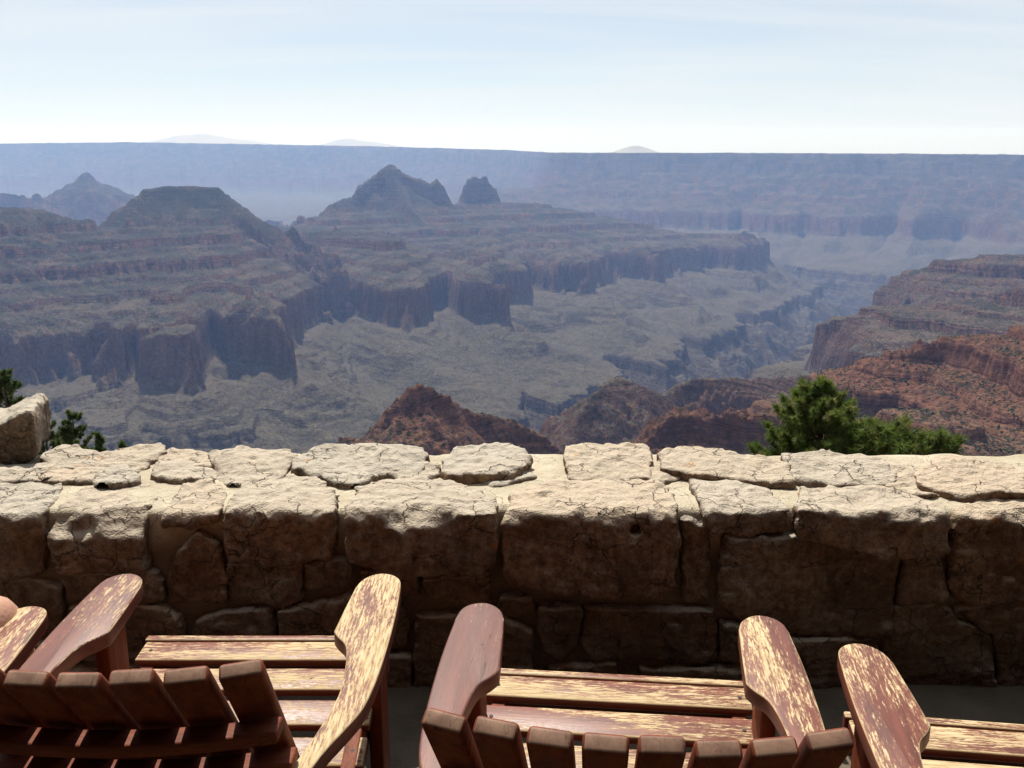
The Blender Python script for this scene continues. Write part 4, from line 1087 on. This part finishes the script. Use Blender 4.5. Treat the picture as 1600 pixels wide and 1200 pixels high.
# ------------------------------------------------------------------ chairs
def wood_material(axis, sheltered=False):
    """reddish-brown varnish flaking off pale wood; grain along the given local axis"""
    n = NT(('varnished_wood_' if not sheltered else 'sheltered_wood_') + axis)
    tc = n.node('ShaderNodeTexCoord', 'Object')
    rnd = n.node('ShaderNodeObjectInfo', 'Random')
    wear = n.node('ShaderNodeAttribute', 'Fac', attribute_type='OBJECT', attribute_name='wear')
    sheen = n.node('ShaderNodeAttribute', 'Fac', attribute_type='OBJECT', attribute_name='sheen')
    pos = n.node('ShaderNodeVectorMath', operation='ADD', ins={0: tc, 1: n.node('ShaderNodeCombineXYZ', ins={'X': n.math('MULTIPLY', rnd, 9.0), 'Y': n.math('MULTIPLY', rnd, 23.0), 'Z': n.math('MULTIPLY', rnd, 5.0)})})
    st = {'x': (0.09, 1, 1), 'y': (1, 0.09, 1), 'z': (1, 1, 0.09)}[axis]
    st2 = {'x': (0.25, 1, 1), 'y': (1, 0.25, 1), 'z': (1, 1, 0.25)}[axis]
    g1 = n.noise(n.mapv(pos, st), 210, 4, 0.65, 0.2)       # fine grain streaks
    g2 = n.noise(n.mapv(pos, st2), 260, 3, 0.7)            # flecks
    bl = n.noise(n.mapv(pos, st2), 14, 4, 0.6)             # patches
    nz = n.node('ShaderNodeSeparateXYZ', 2, ins={0: n.node('ShaderNodeNewGeometry', 'True Normal')})
    field = n.math('ADD', n.math('ADD', n.math('MULTIPLY', g1, 0.50), n.math('MULTIPLY', g2, 0.36)), n.math('MULTIPLY', bl, 0.56))
    # field is about 0.71 +- 0.12; wear 0..1 moves the threshold
    edge = n.math('MULTIPLY', n.range(nz, 0.15, 0.35), n.range(nz, 0.975, 0.93))
    thr = n.math('SUBTRACT', n.math('MULTIPLY_ADD', wear, -0.34, 0.915), n.math('MULTIPLY', edge, n.math('MULTIPLY_ADD', wear, 0.30, 0.04)))
    mask = n.math('MULTIPLY', n.range(field, n.math('SUBTRACT', thr, 0.025), n.math('ADD', thr, 0.045)), n.range(nz, 0.3, 0.8))
    varn = n.mix(n.range(n.noise(n.mapv(pos, st), 40, 4, 0.6), 0.3, 0.7), (0.090, 0.024, 0.015), (0.175, 0.050, 0.030))
    if sheltered:
        varn = n.mix(n.range(n.noise(n.mapv(pos, st), 40, 4, 0.6), 0.3, 0.7), (0.115, 0.024, 0.010), (0.205, 0.052, 0.019))
    varn = n.mix(n.math('MULTIPLY', n.range(bl, 0.5, 0.75), 0.35), varn, (0.13, 0.10, 0.095))
    varn = n.mix(n.math('MULTIPLY', sheen, n.range(nz, 0.5, 0.95)), varn, (0.165, 0.088, 0.072))  # sky sheen painted into the colour of up-facing varnish
    bare = n.mix(n.range(g1, 0.35, 0.65), (0.36, 0.25, 0.125), (0.58, 0.465, 0.28))
    thin = n.math('MULTIPLY', n.range(field, n.math('SUBTRACT', thr, 0.085), n.math('ADD', thr, 0.02)), n.range(nz, 0.3, 0.8))
    col = n.mix(n.math('MULTIPLY', thin, 0.75), varn, n.mix(g1, (0.22, 0.095, 0.04), (0.36, 0.19, 0.085)))
    col = n.mix(n.math('MULTIPLY', mask, 0.9), col, bare)
    cn = n.noise(n.mapv(pos, st), 26, 3, 0.55, 0.4)
    crack = n.math('MULTIPLY', n.math('MULTIPLY', n.range(cn, 0.490, 0.4995), n.range(cn, 0.5095, 0.5)), n.range(n.noise(pos, 7, 2), 0.56, 0.62))
    col = n.mix(n.math('MULTIPLY', crack, 0.85), col, (0.02, 0.010, 0.007))
    rough = n.math('ADD', n.math('MULTIPLY_ADD', mask, 0.4, 0.44), n.math('MULTIPLY', n.math('SUBTRACT', g2, 0.5), 0.25))
    h = n.math('ADD', n.math('MULTIPLY', g1, 0.6), n.math('MULTIPLY', mask, -0.5))
    if sheltered:
        rough = n.math('MULTIPLY_ADD', g2, 0.3, 0.45)
        col = n.mix(n.math('MULTIPLY', n.range(g1, 0.5, 0.7), 0.5), col, (0.05, 0.016, 0.010))
        h = n.math('MULTIPLY', g1, 1.0)
    n.set(color=col, rough=rough, spec=0.18 if sheltered else 0.4, normal=n.bump(h, 0.35, 0.002))
    return n.m
def end_grain_material():
    n = NT('end_grain'); pos = n.node('ShaderNodeTexCoord', 'Object')
    a = n.noise(pos, 35, 4, 0.6)
    cr = n.range(n.noise(n.mapv(pos, (1, 1, 1), rot=(0, 0, 0.6)), 60, 5, 0.6, 1.5), 0.47, 0.5)
    cr2 = n.range(n.noise(n.mapv(pos, (3, 0.7, 1), rot=(0, 0, 0.6)), 26, 2, 0.5, 0.8), 0.490, 0.5, 1.0, 0.0)
    cr3 = n.range(n.noise(n.mapv(pos, (3, 0.7, 1), rot=(0, 0, 0.6)), 26, 2, 0.5, 0.8), 0.5, 0.510, 0.0, 1.0)
    crk = n.math('ADD', cr2, cr3, clamp=True)
    col = n.mix(n.range(a, 0.3, 0.7), (0.16, 0.085, 0.056), (0.28, 0.165, 0.11))
    col = n.mix(n.math('MULTIPLY_ADD', crk, 0.6, 0.4), (0.05, 0.025, 0.015), col)
    n.set(color=col, rough=0.7, spec=0.3); return n.m
MW = {a: wood_material(a) for a in 'xyz'}
MS = {a: wood_material(a, True) for a in 'xyz'}
M_END = end_grain_material()
M_SCREW = NT('screw_steel').set(color=(0.012, 0.010, 0.009), rough=0.7)

def rounded_prism(outline, z0, z1, bev=0.006, segs=3):
    """outline: CCW (x, y) list -> closed bmesh prism with bevelled edges"""
    bm = bmesh.new()
    lo = [bm.verts.new((x, y, z0)) for x, y in outline]; hi = [bm.verts.new((x, y, z1)) for x, y in outline]
    bm.faces.new(hi); bm.faces.new(lo[::-1])
    n = len(outline)
    for i in range(n):
        bm.faces.new((lo[i], lo[(i + 1) % n], hi[(i + 1) % n], hi[i]))
    bm.normal_update()
    caps = [e for e in bm.edges if abs(e.verts[0].co.z - e.verts[1].co.z) < 1e-7]
    vert = [e for e in bm.edges if abs(e.verts[0].co.z - e.verts[1].co.z) >= 1e-7 and e.calc_face_angle(0) > 0.5]
    bmesh.ops.bevel(bm, geom=caps + vert, offset=bev, segments=segs, profile=0.5, affect='EDGES', clamp_overlap=True)
    bmesh.ops.recalc_face_normals(bm, faces=bm.faces)
    return bm

def bm_obj(name, bm, mat, parent, wear=0.0, sheen=0.0, mat_world=None):
    if mat_world is not None: bm.transform(mat_world)
    me = bpy.data.meshes.new(name); bm.to_mesh(me); bm.free()
    me.polygons.foreach_set('use_smooth', np.ones(len(me.polygons), bool))
    me.set_sharp_from_angle(angle=math.radians(38))
    o = link(name, me, mat, parent)
    o['wear'] = float(wear); o['sheen'] = float(sheen)
    return o

def box_outline(x0, x1, y0, y1):
    return [(x0, y0), (x1, y0), (x1, y1), (x0, y1)]

def smooth_line(pts, n=6):
    """Catmull-Rom through pts"""
    out = []
    P = [pts[0]] + list(pts) + [pts[-1]]
    for i in range(1, len(P) - 2):
        p0, p1, p2, p3 = [np.array(P[i + k - 1], float) for k in range(4)]
        for k in range(n):
            t = k / n
            out.append(tuple(0.5 * ((2 * p1) + (-p0 + p2) * t + (2 * p0 - 5 * p1 + 4 * p2 - p3) * t * t + (-p0 + 3 * p1 - 3 * p2 + p3) * t ** 3)))
    out.append(tuple(pts[-1]))
    return out

ARM_Z = 0.60
def arm_outline(s):
    front = [(0.372, 0.225), (0.366, 0.262), (0.348, 0.288), (0.318, 0.299), (0.292, 0.288), (0.272, 0.262), (0.262, 0.225)]
    inner = [(0.262, 0.225), (0.254, 0.11), (0.248, 0.004)]
    notch = [(0.248, 0.004), (0.262, -0.022), (0.282, -0.052), (0.293, -0.10), (0.300, -0.17), (0.302, -0.25), (0.288, -0.35), (0.268, -0.44), (0.244, -0.535)]
    tail = [(0.244, -0.535), (0.285, -0.53)]
    outer = [(0.285, -0.53), (0.306, -0.44), (0.340, -0.35), (0.360, -0.285), (0.372, -0.17), (0.377, 0.0), (0.376, 0.12), (0.372, 0.225)]
    pts = smooth_line(front, 4)[:-1] + inner[:-1] + smooth_line(notch, 4)[:-1] + tail[:-1] + smooth_line(outer, 3)[:-1]
    return [(s * x, y) for x, y in (pts if s > 0 else pts[::-1])]

def make_chair(cx, cy, deg, nslat, top_z, label, wear_l, wear_r, sheen_l=0.0, sheen_r=0.0, wear_seat=0.6, seed=1):
    """(cx, cy): ground point midway between the arm tips"""
    rs = random.Random(seed)
    a = math.radians(deg)
    root = link('adirondack_chair', None, label=label, cat='chair', group='wooden chairs facing the canyon')
    root.location = (cx - 0.30 * math.sin(a), cy - 0.30 * math.cos(a), 0); root.rotation_euler = (0, 0, -a)
    for s, w, sh in ((-1, wear_l, sheen_l), (1, wear_r, sheen_r)):
        bm_obj('arm', rounded_prism(arm_outline(s), ARM_Z - 0.036, ARM_Z, 0.007), MW['y'], root, w, sh)
        # front leg: board on edge under the arm
        x0, x1 = (0.300, 0.334) if s > 0 else (-0.334, -0.300)
        bm_obj('leg', rounded_prism(box_outline(x0, x1, 0.10, 0.205), 0.0, ARM_Z - 0.038, 0.005), MS['z'], root, 0.0)
        # side stringer running from the seat front down to the ground behind
        st = rounded_prism([(0.345, 0.25), (0.345, 0.362), (0.20, 0.366), (-0.18, 0.285), (-0.66, 0.075), (-0.72, 0.0), (-0.57, 0.0), (-0.20, 0.17), (0.22, 0.25)][::-1], -0.017, 0.017, 0.004)
        xs = 0.279 * s
        mtx = Matrix(((0, 0, 1, xs), (1, 0, 0, 0), (0, 1, 0, 0), (0, 0, 0, 1)))
        bm_obj('stringer', st, MS['y'], root, 0.0, mat_world=mtx)
    # seat
    bm_obj('seat_apron', rounded_prism(box_outline(-0.318, 0.318, 0.347, 0.372), 0.285, 0.388, 0.005), MW['x'], root, wear_seat * 0.8)
    for k in range(6):
        yc = 0.300 - k * 0.108; zc = 0.384 - (0.012 * k + 0.0035 * k * k)
        sl = rounded_prism(box_outline(-0.312, 0.312, -0.0435, 0.0435), -0.022, 0.0, 0.006)
        tilt = math.radians(2 + 3.2 * k)
        slat = bm_obj('seat_slat', sl, MW['x'], root, min(1, max(0, wear_seat + rs.uniform(-0.12, 0.12))), mat_world=Matrix.Translation((0, yc, zc)) @ Matrix.Rotation(tilt, 4, 'X'))
        for sx in (-0.285, 0.285):
            sc = bmesh.new(); bmesh.ops.create_cone(sc, cap_ends=True, segments=10, radius1=0.0045, radius2=0.0045, depth=0.002)
            bm_obj('screw', sc, M_SCREW, slat, mat_world=Matrix.Translation((sx + rs.uniform(-0.004, 0.004), yc, zc + 0.0008)) @ Matrix.Rotation(tilt, 4, 'X'))
    # fan back on two curved rails
    sp = 0.078 if nslat == 7 else 0.0725
    wdt = sp - 0.0115
    bot = Vector((0, -0.20, 0.28)); top = Vector((0, -0.655, top_z))
    def sag(x): return 0.52 * x * x
    for i in range(nslat):
        x = (i - (nslat - 1) / 2) * sp
        xb = x * 0.87
        b = Vector((xb, bot.y + 0.6 * sag(x), bot.z)); t = Vector((x, top.y + sag(x), top.z + rs.uniform(-0.003, 0.003)))
        zax = (t - b).normalized()
        xax = Vector((1, 2 * 0.52 * x, 0)); xax = (xax - zax * xax.dot(zax)).normalized(); yax = zax.cross(xax)
        L = (t - b).length
        bm = rounded_prism(box_outline(-wdt / 2, wdt / 2, -0.0145, 0.0145), 0, L, 0.0075, 3)
        M = Matrix(((xax.x, yax.x, zax.x, b.x), (xax.y, yax.y, zax.y, b.y), (xax.z, yax.z, zax.z, b.z), (0, 0, 0, 1)))
        o = bm_obj('back_slat', bm, MS['z'], root, 0.0, mat_world=M)
        o.data.materials.append(M_END)
        for p in o.data.polygons:
            if p.normal.dot(zax) > 0.85 and (p.center - t).length < 0.06: p.material_index = 1
    d = (top - bot).normalized()
    for k, (frac, extra, dep) in enumerate(((0.755, 0.055, 0.046), (0.56, 0.05, 0.05))):
        c = bot.lerp(top, frac); half = sp * (nslat - 1) / 2 * (0.97 if k == 0 else 0.93) + wdt / 2 + (0.010 if k == 0 else 0.018)
        off = -0.026 / max(0.2, d.z) * 1.0
        xs = np.linspace(-half, half, 17)
        near = [(x, c.y + sag(x) + off) for x in xs]
        far = [(x, y - dep) for x, y in near]
        bm_obj('back_rail', rounded_prism(far + near[::-1], c.z - 0.014, c.z + 0.010, 0.005), MS['x'], root, 0.0)
    bm_obj('rear_rail', rounded_prism(box_outline(-0.272, 0.272, -0.30, -0.262), 0.14, 0.23, 0.004), MS['x'], root, 0.0)
    return root

make_chair(-0.643, 2.224, 0.0, 7, 0.882, 'worn brown chair left of centre, its right arm rubbed down to yellow wood', 0.27, 0.68, 0.25, 0.0, 0.60, 11)
make_chair(0.250, 2.035, 5.6, 8, 0.898, 'middle brown chair with a glossy unworn left arm and eight-slat fan back', 0.06, 0.54, 0.4, 0.1, 0.60, 12)
make_chair(1.064, 1.836, 7.5, 7, 0.89, 'worn reddish chair cut off by the right edge of the picture', 0.55, 0.5, 0.0, 0.0, 0.78, 13)
make_chair(-1.439, 2.025, -4.5, 7, 0.89, 'chair at the left edge of the picture with a person sitting in it', 0.5, 0.62, 0.0, 0.0, 0.5, 14)

# ------------------------------------------------------------------ person seated in the leftmost chair
def skin_body(name, joints, edges, mat, parent, levels=2):
    """joints: {name: ((x, y, z), radius)}"""
    me = bpy.data.meshes.new(name); names = list(joints)
    me.from_pydata([joints[j][0] for j in names], [(names.index(a), names.index(b)) for a, b in edges], [])
    o = bpy.data.objects.new(name, me); COL.objects.link(o)
    md = o.modifiers.new('skin', 'SKIN'); md.use_smooth_shade = True
    for i, j in enumerate(names):
        r = joints[j][1]; me.skin_vertices[0].data[i].radius = (r, r) if not hasattr(r, '__len__') else r
        me.skin_vertices[0].data[i].use_root = (i == 0)
    ss = o.modifiers.new('sub', 'SUBSURF'); ss.levels = levels; ss.render_levels = levels
    dg = bpy.context.evaluated_depsgraph_get(); m2 = bpy.data.meshes.new_from_object(o.evaluated_get(dg))
    bpy.data.objects.remove(o)
    m2.polygons.foreach_set('use_smooth', np.ones(len(m2.polygons), bool))
    m2.materials.clear()
    return link(name, m2, mat, parent)

def person():
    sk = NT('skin'); sk.set(color=sk.mix(sk.noise(sk.node('ShaderNodeTexCoord', 'Object'), 30, 3), (0.40, 0.20, 0.125), (0.54, 0.31, 0.21)), rough=0.5, sss=0.08, normal=sk.bump(sk.noise(sk.node('ShaderNodeTexCoord', 'Object'), 90, 4, 0.7), 0.5, 0.004))
    sh = NT('shirt_cloth').set(color=(0.10, 0.13, 0.19), rough=0.9)
    st = NT('shorts_cloth').set(color=(0.16, 0.14, 0.11), rough=0.9)
    hr = NT('hair').set(color=(0.05, 0.03, 0.02), rough=0.6)
    bo = NT('shoe_canvas').set(color=(0.02, 0.02, 0.025), rough=0.6); so = NT('sock_cotton').set(color=(0.45, 0.45, 0.46), rough=0.9)
    a = math.radians(4.5)
    root = link('person', None, label='person in shorts seated in the leftmost chair, only a bare knee in view', cat='person')
    root.location = (-1.439 + 0.30 * math.sin(a), 2.025 - 0.30 * math.cos(a), 0); root.rotation_euler = (0, 0, a)
    J = {'pelvis': ((0, -0.16, 0.42), (0.13, 0.10)), 'belly': ((0, -0.24, 0.56), (0.13, 0.095)), 'chest': ((0, -0.36, 0.76), (0.15, 0.10)), 'neck0': ((0, -0.43, 0.93), 0.055), 'neck': ((0, -0.44, 1.0), 0.05),
         'head0': ((0, -0.41, 1.06), 0.07), 'head1': ((0, -0.40, 1.14), 0.09), 'head2': ((0, -0.40, 1.21), 0.075)}
    E = [('pelvis', 'belly'), ('belly', 'chest'), ('chest', 'neck0'), ('neck0', 'neck'), ('neck', 'head0'), ('head0', 'head1'), ('head1', 'head2')]
    for s, n in ((-1, 'l'), (1, 'r')):
        kx = 0.243 if s > 0 else -0.19
        J.update({n + 'hip': ((0.09 * s, -0.13, 0.43), 0.085), n + 'thigh': ((0.15 * s, 0.07, 0.50), 0.078), n + 'knee0': ((kx, 0.215, 0.600), 0.066), n + 'knee': ((kx, 0.268, 0.602), 0.062), n + 'shin': ((kx, 0.335, 0.44), 0.054),
                  n + 'calf': ((kx, 0.38, 0.32), 0.05), n + 'ankle': ((kx, 0.44, 0.12), 0.036), n + 'heel': ((kx, 0.435, 0.06), 0.036), n + 'ball': ((kx, 0.555, 0.045), 0.036), n + 'toe': ((kx, 0.62, 0.04), 0.026)})
        E.extend([('pelvis', n + 'hip'), (n + 'hip', n + 'thigh'), (n + 'thigh', n + 'knee0'), (n + 'knee0', n + 'knee'), (n + 'knee', n + 'shin'), (n + 'shin', n + 'calf'), (n + 'calf', n + 'ankle'), (n + 'ankle', n + 'heel'), (n + 'heel', n + 'ball'), (n + 'ball', n + 'toe')])
        J.update({n + 'sh': ((0.17 * s, -0.40, 0.88), 0.058), n + 'el': ((0.255 * s, -0.30, 0.66), 0.042), n + 'wr': ((0.14 * s, -0.08, 0.56), 0.03), n + 'palm': ((0.11 * s, -0.01, 0.572), 0.034)})
        E.extend([('chest', n + 'sh'), (n + 'sh', n + 'el'), (n + 'el', n + 'wr'), (n + 'wr', n + 'palm')])
        for k, (dx, L) in enumerate(((-0.028, 0.062), (-0.009, 0.072), (0.010, 0.068), (0.027, 0.052))):
            p0 = (0.11 * s + dx, 0.02, 0.575); p1 = (0.11 * s + dx * 1.1, 0.02 + L * 0.5, 0.575); p2 = (0.11 * s + dx * 1.15, 0.02 + L, 0.556)
            J.update({f'{n}f{k}a': (p0, 0.010), f'{n}f{k}b': (p1, 0.009), f'{n}f{k}c': (p2, 0.008)})
            E.extend([(n + 'palm', f'{n}f{k}a'), (f'{n}f{k}a', f'{n}f{k}b'), (f'{n}f{k}b', f'{n}f{k}c')])
        J.update({n + 't1': ((0.11 * s - 0.045 * s, 0.0, 0.57), 0.011), n + 't2': ((0.11 * s - 0.06 * s, 0.035, 0.56), 0.009)}); E.extend([(n + 'palm', n + 't1'), (n + 't1', n + 't2')])
    J['nose'] = ((0, -0.305, 1.125), 0.014); E.append(('head1', 'nose'))
    skin_body('body', J, E, sk.m, root)
    def grow(keys, g): return {k: (J[k][0], tuple(v + g for v in J[k][1]) if hasattr(J[k][1], '__len__') else J[k][1] + g) for k in keys}
    skin_body('shirt', grow(['belly', 'chest', 'neck0', 'lsh', 'rsh', 'pelvis'], 0.012), [('belly', 'chest'), ('chest', 'neck0'), ('chest', 'lsh'), ('chest', 'rsh'), ('belly', 'pelvis')], sh, root)
    skin_body('shorts', grow(['pelvis', 'lhip', 'rhip', 'lthigh', 'rthigh'], 0.014), [('pelvis', 'lhip'), ('pelvis', 'rhip'), ('lhip', 'lthigh'), ('rhip', 'rthigh')], st, root)
    skin_body('hair', {'a': ((0, -0.425, 1.12), 0.088), 'b': ((0, -0.42, 1.20), 0.090), 'c': ((0, -0.41, 1.245), 0.06)}, [('a', 'b'), ('b', 'c')], hr, root)
    for n in 'lr':
        skin_body('shoe', grow([n + 'heel', n + 'ball', n + 'toe'], 0.012), [(n + 'heel', n + 'ball'), (n + 'ball', n + 'toe')], bo, root)
        skin_body('sock', {'a': (J[n + 'heel'][0], 0.04), 'b': (J[n + 'ankle'][0], 0.042), 'c': tuple((Vector(J[n + 'ankle'][0]).lerp(Vector(J[n + 'calf'][0]), 0.35).to_tuple(), 0.046))}, [('a', 'b'), ('b', 'c')], so, root)
person()
